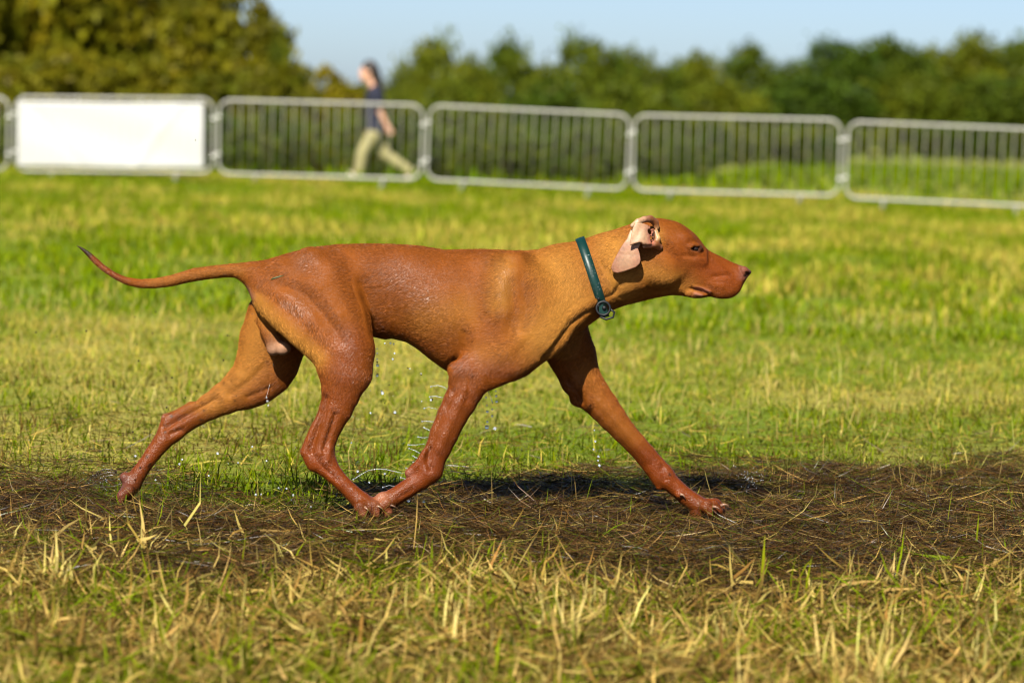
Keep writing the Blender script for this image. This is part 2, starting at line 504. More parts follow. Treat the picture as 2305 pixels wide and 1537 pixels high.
def build_barriers():
    ms = make_barrier_meshes()
    roots = []
    for (ul, vl, ur, vr, dl, dr, label) in BARRIERS:
        A, B = unproject(ul, vl - 2, dl), unproject(ur, vr - 2, dr)
        X = (B - A); w = X.length; X.normalize()
        Yv = Vector((0, 0, 1)).cross(X).normalized(); Zv = X.cross(Yv)
        root = bpy.data.objects.new('crowd_barrier', None); COL.objects.link(root)
        M = Matrix((X, Yv, Zv)).transposed().to_4x4(); M.translation = A
        root.matrix_world = M
        root.scale = (w / PANEL_W, 1, 1)
        tag(root, label, 'barrier', 'steel crowd barriers coupled in a row')
        def put(key, loc):
            o = link(key, ms[key], root); o.location = loc; return o
        put('frame', (0, 0, 0))
        nb = 18
        for i in range(nb):
            put('bar', (PANEL_W * (i + 1) / (nb + 1), 0, 0))
        for fx in (.42, PANEL_W - .42):
            put('foot', (fx, 0, 0))
        for hz in (.18, .60):
            put('hook', (PANEL_W, 0, hz)); put('eyelet', (0, 0, hz + .035))
        roots.append(root)
    return roots

def build_banner(root):
    # sheet tied to the camera side of the banner barrier, slightly slack
    mt, nt, p = new_mat('white_vinyl')
    p.inputs['Base Color'].default_value = (.39, .39, .385, 1)
    p.inputs['Roughness'].default_value = .55
    nx, nz = 60, 24
    V, F = [], []
    x0, x1, z0, z1 = .03, PANEL_W - .15, .045, PANEL_H - .055
    for i in range(nx + 1):
        for j in range(nz + 1):
            a, b = i / nx, j / nz
            s = .006 * math.sin(a * 38 * math.pi) * (.4 + .6 * math.sin(b * math.pi)) + .012 * math.sin(6 * a + 4 * b) * math.sin(b * math.pi)
            s += .010 * math.exp(-((a - .75 - .25 * (b - .5)) / .03) ** 2) - .008 * math.exp(-((a - .2 + .3 * (b - .5)) / .03) ** 2)
            V.append((x0 + (x1 - x0) * a, -.034 - s, z0 + (z1 - z0) * b + .004 * math.sin(a * 9)))
    n = nz + 1
    F = [(i * n + j, (i + 1) * n + j, (i + 1) * n + j + 1, i * n + j + 1) for i in range(nx) for j in range(nz)]
    me = np_mesh('banner', V, F, mt)
    ban = bpy.data.objects.new('banner', None); COL.objects.link(ban)
    ban.matrix_world = root.matrix_world.copy()
    tag(ban, 'plain white banner sheet tied across a steel crowd barrier', 'banner')
    sh = link('sheet', me, ban)
    so = sh.modifiers.new('thickness', 'SOLIDIFY'); so.thickness = .002
    tie = MB().torus((0, 0, 0), (1, 0, 0), .030, .004, 14, 5).mesh('cable_tie', simple_mat('tie_plastic', (.7, .7, .7)))
    for fx in (.08, .7, 1.4, PANEL_W - .2):
        o = link('cable_tie', tie, ban); o.location = (fx, -.008, PANEL_H - .012)
    return ban

# ------------------------------------------------------------------ trees
def leaf_mat(name, c0, c1):
    mt, nt, p = new_mat(name)
    N, K = nt.nodes, nt.links
    at = N.new('ShaderNodeAttribute'); at.attribute_name = 'tint'
    oi = N.new('ShaderNodeObjectInfo')
    mx = N.new('ShaderNodeMixRGB'); mx.inputs[1].default_value = (*c0, 1); mx.inputs[2].default_value = (*c1, 1)
    K.new(oi.outputs['Random'], mx.inputs[0])
    mul = N.new('ShaderNodeMixRGB'); mul.blend_type = 'MULTIPLY'; mul.inputs[0].default_value = 1
    K.new(mx.outputs[0], mul.inputs[1]); K.new(at.outputs['Color'], mul.inputs[2])
    K.new(mul.outputs[0], p.inputs['Base Color'])
    p.inputs['Roughness'].default_value = .5; p.inputs['Specular IOR Level'].default_value = .1
    tr = N.new('ShaderNodeBsdfTranslucent'); K.new(mul.outputs[0], tr.inputs['Color'])
    ms = N.new('ShaderNodeMixShader'); ms.inputs[0].default_value = .25
    K.new(p.outputs[0], ms.inputs[1]); K.new(tr.outputs[0], ms.inputs[2])
    K.new(ms.outputs[0], N['Material Output'].inputs['Surface'])
    return mt

LEAF = leaf_mat('leaves', (.078, .080, .003), (.14, .122, .004))
LEAF_FAR = leaf_mat('leaves_far', (.036, .062, .004), (.098, .112, .005))
BARK = simple_mat('bark', (.09, .065, .04), rough=.9, noise=.4, scale=6, bump=.8)

def crown_mesh(seed, n_clump, per, low=.18, squash=1.0, mat=LEAF, clump=(.028, .060)):
    """unit tree: crown about 1 high and 1 wide, standing on z = low; leaves gathered in clumps with gaps"""
    r = np.random.default_rng(seed)
    lob = r.normal(0, 1, (9, 3)); lob /= np.linalg.norm(lob, axis=1, keepdims=True); la = r.uniform(.0, .16, 9)
    d = r.normal(0, 1, (n_clump, 3)); d /= np.linalg.norm(d, axis=1, keepdims=True)
    rad = (.50 + .50 * r.random(n_clump) ** .4) * (.80 + np.max(np.maximum(d @ lob.T, 0) ** 6 * la, axis=1))
    c = d * rad[:, None] * np.array([.5, .5, (1 - low) / 2 * squash])
    c[:, 2] += low + (1 - low) / 2
    cs = r.uniform(*clump, n_clump)
    p = np.repeat(c, per, 0) + r.normal(0, 1, (n_clump * per, 3)) * np.repeat(cs, per)[:, None] * np.array([1, 1, .5])
    n = len(p)
    s = r.uniform(.018, .034, n)
    a = r.normal(0, 1, (n, 3)); a /= np.linalg.norm(a, axis=1, keepdims=True)
    b = np.cross(a, r.normal(0, 1, (n, 3))); b /= np.linalg.norm(b, axis=1, keepdims=True)
    V = np.stack([p - a * s[:, None], p + b * s[:, None] * .6, p + a * s[:, None], p - b * s[:, None] * .6], 1).reshape(-1, 3)
    F = np.arange(n * 4).reshape(-1, 4)
    tone = np.repeat(r.uniform(.72, 1.28, n_clump), per) * r.uniform(.8, 1.2, n)
    warm = np.repeat(r.normal(0, .08, n_clump), per)
    C = np.stack([tone * (1 + warm), tone, tone * (1 - warm)], 1)
    me = np_mesh('crown', V, F, mat, np.repeat(C, 4, 0), False)
    # trunk with limbs reaching into the crown
    tb = MB()
    tb.tube([(0, 0, -.03), (.004, 0, .08), (-.006, .004, .25), (.004, .0, .5), (0, 0, .78)], [.030, .022, .019, .013, .004], 9)
    for i in range(9):
        an = r.uniform(0, 6.28); z = r.uniform(.18, .5); L_ = r.uniform(.18, .36)
        tb.tube([(0, 0, z), (math.cos(an) * L_ * .5, math.sin(an) * L_ * .5, z + L_ * .35), (math.cos(an) * L_, math.sin(an) * L_, z + L_ * .75)], [.011, .007, .002], 6)
    return me, tb.mesh('trunk', BARK)

def build_trees():
    var = [crown_mesh(20 + i, 230, 34, (.10, .16, .12, .2, .08)[i]) for i in range(5)]
    varf = [crown_mesh(40 + i, 190, 42, (.06, .10, .14, .05)[i], mat=LEAF_FAR, clump=(.05, .10)) for i in range(4)]
    bush = [crown_mesh(60 + i, 90, 34, .02, mat=LEAF_FAR) for i in range(3)]
    rr = random.Random(4)
    def where(u):
        if u < -450: return 'the fence far past the banner'
        if u > 2390: return 'the fence far past the bare barriers'
        if u < 25: return 'the barrier beyond the white banner'
        for lim, txt in ((485, 'the barrier with the white banner'), (955, 'the barrier the walker is passing'), (1417, 'the first bare barrier after the walker'), (1895, 'the second bare barrier after the walker')):
            if u < lim: return txt
        return 'the third bare barrier after the walker'
    def tree(u, v_top, width_px, depth, kind, name, label, cat, group, i):
        # foot on the ground under that direction, height up to the seen top
        p = unproject(u, v_top, depth)
        z0 = float(ground_z(p.x, p.y))
        h = p.z - z0
        w = width_px / F_PX * depth
        root = empty(name, (p.x, p.y, z0), rr.uniform(0, 6.28))
        tag(root, label, cat, group)
        me, tk = kind[i % len(kind)]
        cr = link('crown', me, root); cr.scale = (w * 1.12, w * 1.12, h * 1.02)
        t2 = link('trunk', tk, root); t2.scale = (h * .55, h * .55, h)
        return root
    # tall trees close behind the fence, over the banner
    for i, (u, vt, w, d, lab) in enumerate([
        (60, -330, 520, 92, 'tall olive-green tree rising behind the white banner'),
        (330, -300, 500, 98, 'tall leafy tree with dark gaps above the banner barrier'),
        (505, -60, 330, 88, 'spreading tree at the edge of the tall group, beside open sky'),
        (-150, -200, 420, 90, 'tall olive-green tree standing left of the banner tree, half cut off')]):
        tree(u, vt, w, d, var, 'broadleaf_tree', lab, 'tree', 'tall trees close behind the fence', i)
    tree(632, 20, 62, 86, bush, 'birch_sapling', 'thin wispy treetop leaning into the sky beside the tall trees', 'tree', None, 0)
    # lower trees sloping down to the walker
    for i, (u, vt, w, d) in enumerate([(628, 120, 200, 80), (735, 142, 175, 84), (120, 90, 300, 76), (330, 120, 300, 74), (520, 150, 260, 72), (815, 170, 150, 90)]):
        tree(u, vt, w, d, var, 'understorey_tree', 'low rounded tree under the tall trees behind ' + where(u), 'tree', 'low trees behind the fence', i + 1)
    # tree line further back
    far = [(905, 158, 150, 150), (985, 84, 185, 165), (1068, 124, 120, 160), (1145, 92, 180, 170), (1222, 150, 120, 165), (1328, 82, 195, 175), (1418, 110, 125, 180),
           (1240, 172, 220, 140), (1040, 170, 240, 140), (1495, 150, 130, 185), (1560, 118, 165, 190), (1688, 104, 145, 200), (1780, 146, 150, 200),
           (1895, 92, 195, 205), (2012, 84, 185, 210), (2100, 112, 130, 215), (2190, 74, 205, 215), (2305, 86, 190, 215), (2420, 90, 220, 215), (2530, 100, 220, 215),
           (1620, 175, 240, 170), (1850, 172, 260, 175), (2050, 168, 260, 180), (2230, 170, 260, 180), (2400, 170, 240, 180), (1430, 180, 240, 160), (885, 195, 180, 130),
           (-300, -60, 300, 110), (-420, 60, 260, 110)]
    far += [(-560 - 170 * q, 60 + 40 * (q % 2), 280, 120 + 6 * q) for q in range(6)] + [(2650 + 160 * q, 90 + 25 * (q % 2), 240, 215) for q in range(5)]
    for i, (u, vt, w, d) in enumerate(far):
        if vt >= 160:
            tree(u, vt, w, d, varf, 'hedgerow_tree', 'low bushy tree before the wood behind ' + where(u), 'tree', 'bushy trees in front of the far tree line', i)
        else:
            tree(u, vt - 8, w, d, varf, 'woodland_tree', 'round-crowned tree of the far wood behind ' + where(u), 'tree', 'far tree line', i)
    # a bare-topped spire between two crowns
    tree(1462, 84, 46, 178, bush, 'slender_tree', 'slim pointed treetop standing up between two round crowns', 'tree', None, 1)
    # bushes just behind the barriers
    k = 0
    for u in range(-480, 1420, 78):
        d = rr.uniform(50, 62)
        tree(u + rr.uniform(-20, 20), rr.uniform(225, 275), rr.uniform(130, 190), d, bush, 'bush', 'dark bush close behind ' + where(u), 'bush', 'bushes behind the barriers', k); k += 1
    for u, vt, w, d in ((1500, 285, 150, 64), (1575, 310, 80, 70), (1745, 270, 150, 95), (1815, 275, 160, 95), (1870, 300, 100, 92)):
        tree(u, vt, w, d, bush, 'bush', 'dark leafy bush at the edge of the open meadow', 'bush', 'bushes at the meadow edge', k); k += 1
    for i in range(16):
        tree(1460 + i * 72 + rr.uniform(-15, 15), rr.uniform(255, 285), rr.uniform(110, 160), rr.uniform(150, 185), bush, 'bush', 'shrub edging the wood behind ' + where(1460 + i * 72), 'bush', 'shrubs at the foot of the tree line', k); k += 1

# ------------------------------------------------------------------ implicit surfaces (millimetres)
class Field:
    def __init__(s, lo, hi, h):
        s.h = h
        s.lo = np.array(lo, np.float32)
        s.n = [int(math.ceil((hi[i] - lo[i]) / h)) + 1 for i in range(3)]
        s.ax = [s.lo[i] + h * np.arange(s.n[i], dtype=np.float32) for i in range(3)]
        s.vol = np.full(s.n, 60.0, np.float32)
    def sl(s, lo, hi):
        out = []
        for i in range(3):
            a = max(0, int(math.floor((lo[i] - s.lo[i]) / s.h)))
            b = min(s.n[i], int(math.ceil((hi[i] - s.lo[i]) / s.h)) + 1)
            if b <= a: return None
            out.append(slice(a, b))
        return tuple(out)
    def grids(s, q):
        return (s.ax[0][q[0]][:, None, None], s.ax[1][q[1]][None, :, None], s.ax[2][q[2]][None, None, :])
    def merge(s, q, d, k, cut=False):
        a = s.vol[q]
        if cut:
            d = -d
            hh = np.maximum(k - np.abs(a - d), 0) / k
            s.vol[q] = np.maximum(a, d) + hh * hh * k * 0.25
        else:
            hh = np.maximum(k - np.abs(a - d), 0) / k
            s.vol[q] = np.minimum(a, d) - hh * hh * k * 0.25
    def chain(s, pts, k=8.0):
        """pts: (x, y, z, r, ry) joints of a tapering limb, ry its radius towards the viewer"""
        mr = max(max(p[3], p[4]) for p in pts) + k + 2 * s.h
        Q = s.sl([min(p[i] for p in pts) - mr for i in range(3)], [max(p[i] for p in pts) + mr for i in range(3)])
        if Q is None: return s
        tmp = np.full([q.stop - q.start for q in Q], 60.0, np.float32)
        for a, b in zip(pts[:-1], pts[1:]):
            mr = max(a[3], b[3], a[4], b[4]) + k + 2 * s.h
            q = s.sl([min(a[i], b[i]) - mr for i in range(3)], [max(a[i], b[i]) + mr for i in range(3)])
            if q is None: continue
            X, Y, Z = s.grids(q)
            bx, by, bz = b[0] - a[0], b[1] - a[1], b[2] - a[2]
            L = bx * bx + by * by + bz * bz + 1e-6
            t = np.clip(((X - a[0]) * bx + (Y - a[1]) * by + (Z - a[2]) * bz) / L, 0, 1)
            r = a[3] + (b[3] - a[3]) * t; ry = a[4] + (b[4] - a[4]) * t
            dx = X - a[0] - bx * t; dy = (Y - a[1] - by * t) * (r / ry); dz = Z - a[2] - bz * t
            d = (np.sqrt(dx * dx + dy * dy + dz * dz) - r) * np.minimum(1, ry / r)
            l = tuple(slice(q[i].start - Q[i].start, q[i].stop - Q[i].start) for i in range(3))
            c = tmp[l]; kk = 2.5
            hh = np.maximum(kk - np.abs(c - d), 0) / kk
            tmp[l] = np.minimum(c, d) - hh * hh * kk * .25
        s.merge(Q, tmp, k)
        return s
    def ell(s, c, rad, ang=0.0, k=8.0, cut=False):
        mr = max(rad) + k + 2 * s.h
        q = s.sl([c[i] - mr for i in range(3)], [c[i] + mr for i in range(3)])
        if q is None: return s
        X, Y, Z = s.grids(q)
        ca, sa = math.cos(ang), math.sin(ang)
        px, pz = (X - c[0]) * ca + (Z - c[2]) * sa, -(X - c[0]) * sa + (Z - c[2]) * ca
        py = Y - c[1]
        k0 = np.sqrt((px / rad[0]) ** 2 + (py / rad[1]) ** 2 + (pz / rad[2]) ** 2)
        k1 = np.sqrt((px / rad[0] ** 2) ** 2 + (py / rad[1] ** 2) ** 2 + (pz / rad[2] ** 2) ** 2) + 1e-6
        s.merge(q, k0 * (k0 - 1) / k1, k, cut)
        return s
    def mesh(s):
        v = s.vol; h = s.h
        sg = v < 0
        c = [sg[i:sg.shape[0] - 1 + i, j:sg.shape[1] - 1 + j, l:sg.shape[2] - 1 + l] for i in (0, 1) for j in (0, 1) for l in (0, 1)]
        al, an = c[0].copy(), c[0].copy()
        for a in c[1:]: al &= a; an |= a
        act = an & ~al
        I, J, K = np.nonzero(act)
        idx = np.full(act.shape, -1, np.int32); idx[I, J, K] = np.arange(len(I))
        co = [(i, j, l) for i in (0, 1) for j in (0, 1) for l in (0, 1)]
        val = np.stack([v[I + a, J + b, K + d] for a, b, d in co], 1)
        acc = np.zeros((len(I), 3), np.float32); cnt = np.zeros(len(I), np.float32)
        for e0 in range(8):
            for bit, axis in ((4, 0), (2, 1), (1, 2)):
                if e0 & bit: continue
                e1 = e0 | bit
                a, b = val[:, e0], val[:, e1]
                mk = (a < 0) != (b < 0)
                t = np.where(mk, a / np.where(mk, a - b, 1), 0)
                p = np.tile(np.array(co[e0], np.float32), (len(I), 1)); p[:, axis] += t
                acc += p * mk[:, None]; cnt += mk
        P = s.lo + (np.stack([I, J, K], 1) + acc / cnt[:, None]) * h
        F = []
        for axis in range(3):
            n0 = list(sg.shape); n0[axis] -= 1
            A = sg[tuple(slice(0, -1) if i == axis else slice(None) for i in range(3))]
            B = sg[tuple(slice(1, None) if i == axis else slice(None) for i in range(3))]
            o1, o2 = [(1, 2), (2, 0), (0, 1)][axis]
            ch = A != B
            w = np.argwhere(ch)
            w = w[(w[:, o1] > 0) & (w[:, o2] > 0) & (w[:, o1] < sg.shape[o1] - 1) & (w[:, o2] < sg.shape[o2] - 1)]
            inn = A[w[:, 0], w[:, 1], w[:, 2]]
            def cell(d1, d2):
                q = w.copy(); q[:, o1] -= d1; q[:, o2] -= d2
                return idx[q[:, 0], q[:, 1], q[:, 2]]
            qd = np.stack([cell(1, 1), cell(0, 1), cell(0, 0), cell(1, 0)], 1)
            qd[~inn] = qd[~inn][:, ::-1]
            F.append(qd)
        return P, np.concatenate(F)

def edges_of(F):
    E = np.concatenate([F[:, [i, (i + 1) % F.shape[1]]] for i in range(F.shape[1])])
    return np.unique(np.sort(E, 1), axis=0)

def relax(P, F, it=2, lam=0.5):
    E = edges_of(F)
    deg = np.bincount(E.ravel(), minlength=len(P)).astype(np.float32)[:, None] + 1e-6
    for _ in range(it):
        S = np.zeros_like(P)
        for ax in range(3):
            S[:, ax] = np.bincount(E[:, 0], P[E[:, 1], ax], len(P)) + np.bincount(E[:, 1], P[E[:, 0], ax], len(P))
        P = P + lam * (S / deg - P)
    return P.astype(np.float32)

def normals_of(P, F):
    n = np.cross(P[F[:, 2]] - P[F[:, 0]], P[F[:, 3]] - P[F[:, 1]])
    N = np.zeros_like(P)
    for ax in range(3):
        for c in range(4):
            N[:, ax] += np.bincount(F[:, c], n[:, ax], len(P))
    return N / (np.linalg.norm(N, axis=1, keepdims=True) + 1e-9)

def dist_poly(p, pts):
    """distance of 2-D points to a polyline"""
    best = np.full(len(p), 1e9, np.float32)
    pts = np.array(pts, np.float32)
    if len(pts) == 1:
        return np.hypot(p[:, 0] - pts[0, 0], p[:, 1] - pts[0, 1])
    for a, b in zip(pts[:-1], pts[1:]):
        d = b - a
        t = np.clip(((p - a) @ d) / (d @ d + 1e-9), 0, 1)
        best = np.minimum(best, np.hypot(p[:, 0] - a[0] - d[0] * t, p[:, 1] - a[1] - d[1] * t))
    return best

def poly_sdf(X, Z, poly):
    """signed distance to a 2-D polygon on a grid"""
    d = np.full(np.broadcast(X, Z).shape, 1e9, np.float32); ins = np.zeros(d.shape, bool)
    n = len(poly)
    for i in range(n):
        (ax, az), (bx, bz) = poly[i], poly[(i + 1) % n]
        ex, ez = bx - ax, bz - az
        t = np.clip(((X - ax) * ex + (Z - az) * ez) / (ex * ex + ez * ez + 1e-9), 0, 1)
        d = np.minimum(d, np.hypot(X - ax - ex * t, Z - az - ez * t))
        c = ((az > Z) != (bz > Z)) & (X < (bx - ax) * (Z - az) / (bz - az + 1e-9) + ax)
        ins ^= c
    return np.where(ins, -d, d)

# ------------------------------------------------------------------ the dog
DMM = DIST * 1000
def L(u, v, t=0.0):
    """photo pixel at depth offset t (mm) -> dog frame, mm"""
    k = (DMM + t) / DMM
    return ((u - W_PX / 2) * k, t, (H_PX / 2 - v) * k)
def J(u, v, t, r, ry=None):
    x, y, z = L(u, v, t)
    return (x, y, z, r, ry if ry else r)
def to_world(P):
    P = np.asarray(P, np.float64) / 1000.0
    R, F, U = np.array(RIGHT), np.array(FWD), np.array(UP)
    return np.array(CAM) + P[:, :1] * R + (P[:, 1:2] + DIST) * F + P[:, 2:3] * U
DOG_BASE = Vector((0.0, 7.66, 0.0))

TRUNK = np.array([
 # u, top, bottom, half width, widest at (0 top .. 1 bottom), lower exponent
 (174, 552, 554, 1.0, .5, 2), (180, 553.5, 560, 2.5, .5, 2), (188, 558, 568, 4.5, .5, 2), (199, 565, 580, 6.5, .5, 2), (212, 575, 594, 8.5, .5, 2), (233, 595, 612, 9.5, .5, 2),
 (259, 613, 629, 10, .5, 2), (285, 624, 642, 10.5, .5, 2), (316, 628.5, 648.5, 11, .5, 2), (347, 627, 649, 12, .5, 2),
 (384, 620, 645, 12.5, .5, 2), (410, 612, 639, 13.5, .5, 2), (433, 604.6, 634, 15, .5, 2), (472, 599, 628, 16, .5, 2), (510, 595, 624, 18, .5, 2),
 (530, 593, 625, 20, .5, 2), (545, 592, 634, 24, .5, 2), (556, 590.5, 648, 32, .5, 2), (566, 589, 672, 40, .5, 2), (580, 588, 700, 48, .5, 2),
 (600, 585, 735, 56, .5, 2), (650, 570, 760, 68, .45, 2), (700, 557, 766, 75, .45, 2), (760, 550.5, 766, 77, .45, 2), (830, 548.5, 755, 76, .42, 1.9),
 (886, 550, 763, 79, .42, 1.9), (917, 551.5, 771, 84, .45, 1.9), (943, 553.5, 788, 88, .47, 1.9), (969, 557.5, 809, 92, .48, 1.8), (1003, 563, 833, 95, .48, 1.8),
 (1034, 561.6, 847, 96, .48, 1.8), (1087, 561, 858, 95, .48, 1.8), (1113, 562, 861, 92, .48, 1.8), (1140, 563.5, 860.5, 88, .48, 1.8), (1160, 564.5, 857, 84, .48, 1.8),
 (1187, 564.5, 845, 78, .47, 1.8), (1214, 561.5, 823, 72, .47, 1.8), (1244, 551, 801, 66, .46, 1.8), (1269, 546.7, 778, 61, .45, 1.7), (1300, 543, 750, 56, .45, 1.7),
 (1331, 533, 728, 53, .45, 1.7), (1350, 526, 714, 52, .45, 1.7), (1385, 517, 695, 51, .45, 1.6), (1411, 508, 686, 52, .45, 1.6), (1448, 496, 677, 55, .42, 1.6),
 (1481, 491, 669, 56, .42, 1.7), (1512, 496, 664.5, 53, .42, 1.8), (1530, 502, 665, 50, .42, 2), (1547, 513, 668, 46, .42, 2), (1565, 527, 672, 41, .45, 2.2),
 (1577, 541, 671, 37, .48, 2.4), (1585, 554.5, 670, 34, .5, 2.5), (1598, 566, 667, 31, .55, 2.6), (1622, 577, 671.5, 28, .6, 2.6), (1645, 589, 671, 25.5, .6, 2.4),
 (1660, 595, 662, 24, .55, 2.2), (1670, 598.5, 646, 22.5, .5, 2.2), (1679, 601.5, 629, 20, .45, 2.2), (1685, 605, 621, 16, .45, 2.2), (1690, 611, 613, 5, .5, 2)], np.float32)

def build_dog_field():
    fld = Field((-992, -150, -412), (552, 185, 300), 2.5)
    X, Y, Z = fld.ax
    u = X + W_PX / 2
    def col(i):
        c = np.interp(u, TRUNK[:, 0], TRUNK[:, i])
        kern = np.exp(-0.5 * (np.arange(-6, 7) * fld.h / 5.0) ** 2); kern /= kern.sum()
        cp = np.pad(c, 6, mode='edge')
        # reflect slope at the ends so the tips keep their place
        return np.convolve(cp, kern, 'valid').astype(np.float32)
    top, bot, w, cf, pb = [col(i) for i in range(1, 6)]
    zt, zb = H_PX / 2 - top, H_PX / 2 - bot
    zc = zt + (zb - zt) * cf
    ht, hb = np.maximum(zt - zc, .8)[:, None, None], np.maximum(zc - zb, .8)[:, None, None]
    inside = (u >= 173) & (u <= 1691)
    dz = Z[None, None, :] - zc[:, None, None]
    up = dz > 0
    az = np.abs(dz) / np.where(up, ht, hb)
    pe = np.where(up, np.float32(2.15), pb[:, None, None])
    ay = np.abs(Y)[None, :, None] / w[:, None, None]
    f = (np.maximum(ay, 1e-4) ** pe + np.maximum(az, 1e-4) ** pe) ** (1 / pe) - 1
    del az, ay, pe
    g = np.gradient(f, fld.h)
    gn = np.sqrt(g[0] ** 2 + g[1] ** 2 + g[2] ** 2) + 1e-4
    d = f / np.minimum(gn, 1.0)
    d[~inside] = 40
    fld.vol = np.clip(d, -60, 60).astype(np.float32)
    del g, gn, f, d
    ch, el = fld.chain, fld.ell
    # head, both sides alike
    for s in (-1, 1):
        el(L(1500, 598, 38 * s), (40, 17, 40), 0.2, 22)             # cheek
        el(L(1548, 541, 33 * s), (24, 13, 13), -0.7, 14)            # brow
        el(L(1560, 583, 33 * s), (30, 11, 13), -0.25, 14)           # cheekbone
        el(L(1628, 645, 17 * s), (38, 13, 25), 0.0, 12)             # upper lip
        el(L(1600, 612, 21 * s), (40, 10, 20), -0.3, 14)            # muzzle side
        el(L(1568, 661, 24 * s), (26, 7, 8), 0.0, 8)                # lower lip
        el(L(1566, 560, 43 * s), (11, 9, 8), -0.3, 5, cut=True)     # eye socket
        el(L(1674, 609, 13 * s), (12, 9, 10), -0.4, 5)              # nose wing
        el(L(1682, 617, 16 * s), (7, 6, 3.2), -0.9, 3, cut=True)    # nostril
    # neck muscle and shoulder, near and far
    for s in (-1, 1):
        ch([J(1470, 600, 36 * s, 34, 20), J(1400, 620, 34 * s, 42, 24), J(1300, 650, 42 * s, 55, 26), J(1235, 730, 60 * s, 50, 26)], 30)
        ch([J(1170, 590, 45 * s, 22, 22), J(1185, 640, 68 * s, 45, 26), J(1215, 740, 72 * s, 44, 28)], 28)   # shoulder blade
        ch([J(1110, 600, 50 * s, 30, 24), J(1120, 660, 72 * s, 48, 26), J(1110, 760, 78 * s, 48, 28)], 28)   # upper arm behind it
    # near foreleg
    ch([J(1215, 760, -70, 48, 28), J(1140, 800, -80, 58, 32), J(1066, 842, -84, 48, 30), J(1052, 870, -84, 40, 28), J(1036, 903, -84, 36.5, 26),
        J(1018.5, 935, -84, 33.5, 24), J(1000, 976, -83, 31.5, 22), J(987, 1008, -82, 28.5, 20), J(974, 1036, -81, 27, 19), J(968, 1057, -80, 27, 20)], 20)
    ch([J(1030, 838, -88, 22, 16), J(1022, 830, -88, 13, 12)], 14)                                         # elbow point
    ch([J(968, 1057, -80, 26, 20), J(948, 1079, -80, 22.5, 19), J(915, 1101, -79, 20.5, 20), J(884, 1121, -78, 20.5, 22), J(866, 1132, -77, 20, 25)], 10)
    ch([J(935, 1052, -84, 11, 10), J(920, 1065, -85, 9.5, 9)], 6)                                          # carpal pad
    ch([J(958, 1020, -92, 10, 8), J(940, 1046, -90, 8, 7)], 8)
    el(L(857, 1118, -82), (17, 14, 10), 0.55, 5)                                                           # main pad turned up
    for i, tt in enumerate((-98, -85, -70, -58)):
        ch([J(870, 1132, tt, 12, 9), J(853, 1144 + (i in (1, 2)) * 4, tt - 2, 11, 8.5), J(843, 1146 + (i in (1, 2)) * 4, tt - 2, 9, 8)], 3)
    # far foreleg
    ch([J(1262, 745, 55, 62, 34), J(1288, 800, 72, 54, 32), J(1306, 850, 82, 46, 28), J(1332, 886, 90, 40, 26), J(1357, 914, 95, 35, 25), J(1378, 939.5, 98, 31.5, 23),
        J(1404, 970.5, 102, 27, 21), J(1430, 998, 106, 25, 19), J(1452, 1023, 110, 24.5, 19), J(1474, 1050, 113, 25.5, 20), J(1491, 1071, 115, 25, 20)], 16)
    ch([J(1310, 893, 88, 18, 15), J(1297, 899, 88, 13, 12)], 12)
    ch([J(1491, 1071, 115, 25, 20), J(1519, 1095, 118, 19.5, 19), J(1545, 1118, 120, 20, 22), J(1572, 1138, 122, 23, 29)], 10)
    ch([J(1484, 1085, 112, 11, 9), J(1483, 1096, 110, 7, 7)], 5)
    el(L(1529, 1113, 102), (10, 8, 9), 0, 4)
    el(L(1570, 1156, 118), (18, 22, 12), 0, 6)
    for (a, b, c, r) in ((96, 1598, 1150, 15), (110, 1612, 1147, 16), (128, 1618, 1146, 16), (144, 1604, 1150, 15)):
        ch([J(1574, 1134, a + (122 - a) * .4, 14, 11), J(b - 8, c - 10, a, r * .95, r * .8), J(b + 4, c + 3, a - 1, r * .8, r * .7)], 3)
    # near hind leg
    ch([J(622, 662, -44, 46, 26), J(655, 700, -62, 52, 32), J(696, 742, -74, 48, 32), J(742, 796, -78, 40, 30), J(765, 850, -80, 36, 28)], 26)
    ch([J(700, 600, -48, 42, 26), J(740, 650, -66, 62, 32), J(778, 722, -78, 56, 34), J(789, 788, -84, 54, 34), J(783, 838, -84, 54, 32), J(768, 885, -82, 42, 28),
        J(757, 919, -82, 37, 25), J(741, 952, -82, 32.5, 22), J(729, 980, -82, 31, 20), J(720, 1010, -82, 31, 19), J(722, 1030, -82, 28, 18)], 20)
    ch([J(712, 960, -84, 10, 9), J(697, 992, -84, 10.5, 10), J(687, 1017, -84, 11, 11), J(706, 1046, -83, 14, 13)], 9)
    ch([J(722, 1030, -82, 30, 18), J(736, 1049, -82, 25, 18), J(752, 1068, -83, 20, 17), J(771, 1087, -84, 17.5, 17), J(792, 1108, -85, 18, 18), J(813, 1128, -86, 21.5, 22), J(833, 1143, -87, 22, 28)], 9)
    el(L(826, 1158, -88), (20, 24, 9), 0, 5)
    for (a, b, c, r) in ((-113, 816, 1152, 13.5), (-106, 846, 1151, 15), (-92, 868, 1150, 15), (-72, 866, 1148, 14)):
        ch([J(826, 1136, a + (-88 - a) * .4, 14, 11), J(b - 6, c - 11, a, r * .95, r * .75), J(b + 4, c + 3, a - 1, r * .85, r * .7)], 3)
    fld.ell(L(831, 1160, -116), (2.8, 18, 12), .15, 3, cut=True)
    fld.ell(L(858, 1160, -110), (2.6, 18, 12), .1, 3, cut=True)
    fld.ell(L(1584, 1163, 92), (3, 18, 12), .2, 3, cut=True)
    fld.ell(L(1607, 1160, 96), (2.8, 16, 12), .15, 3, cut=True)
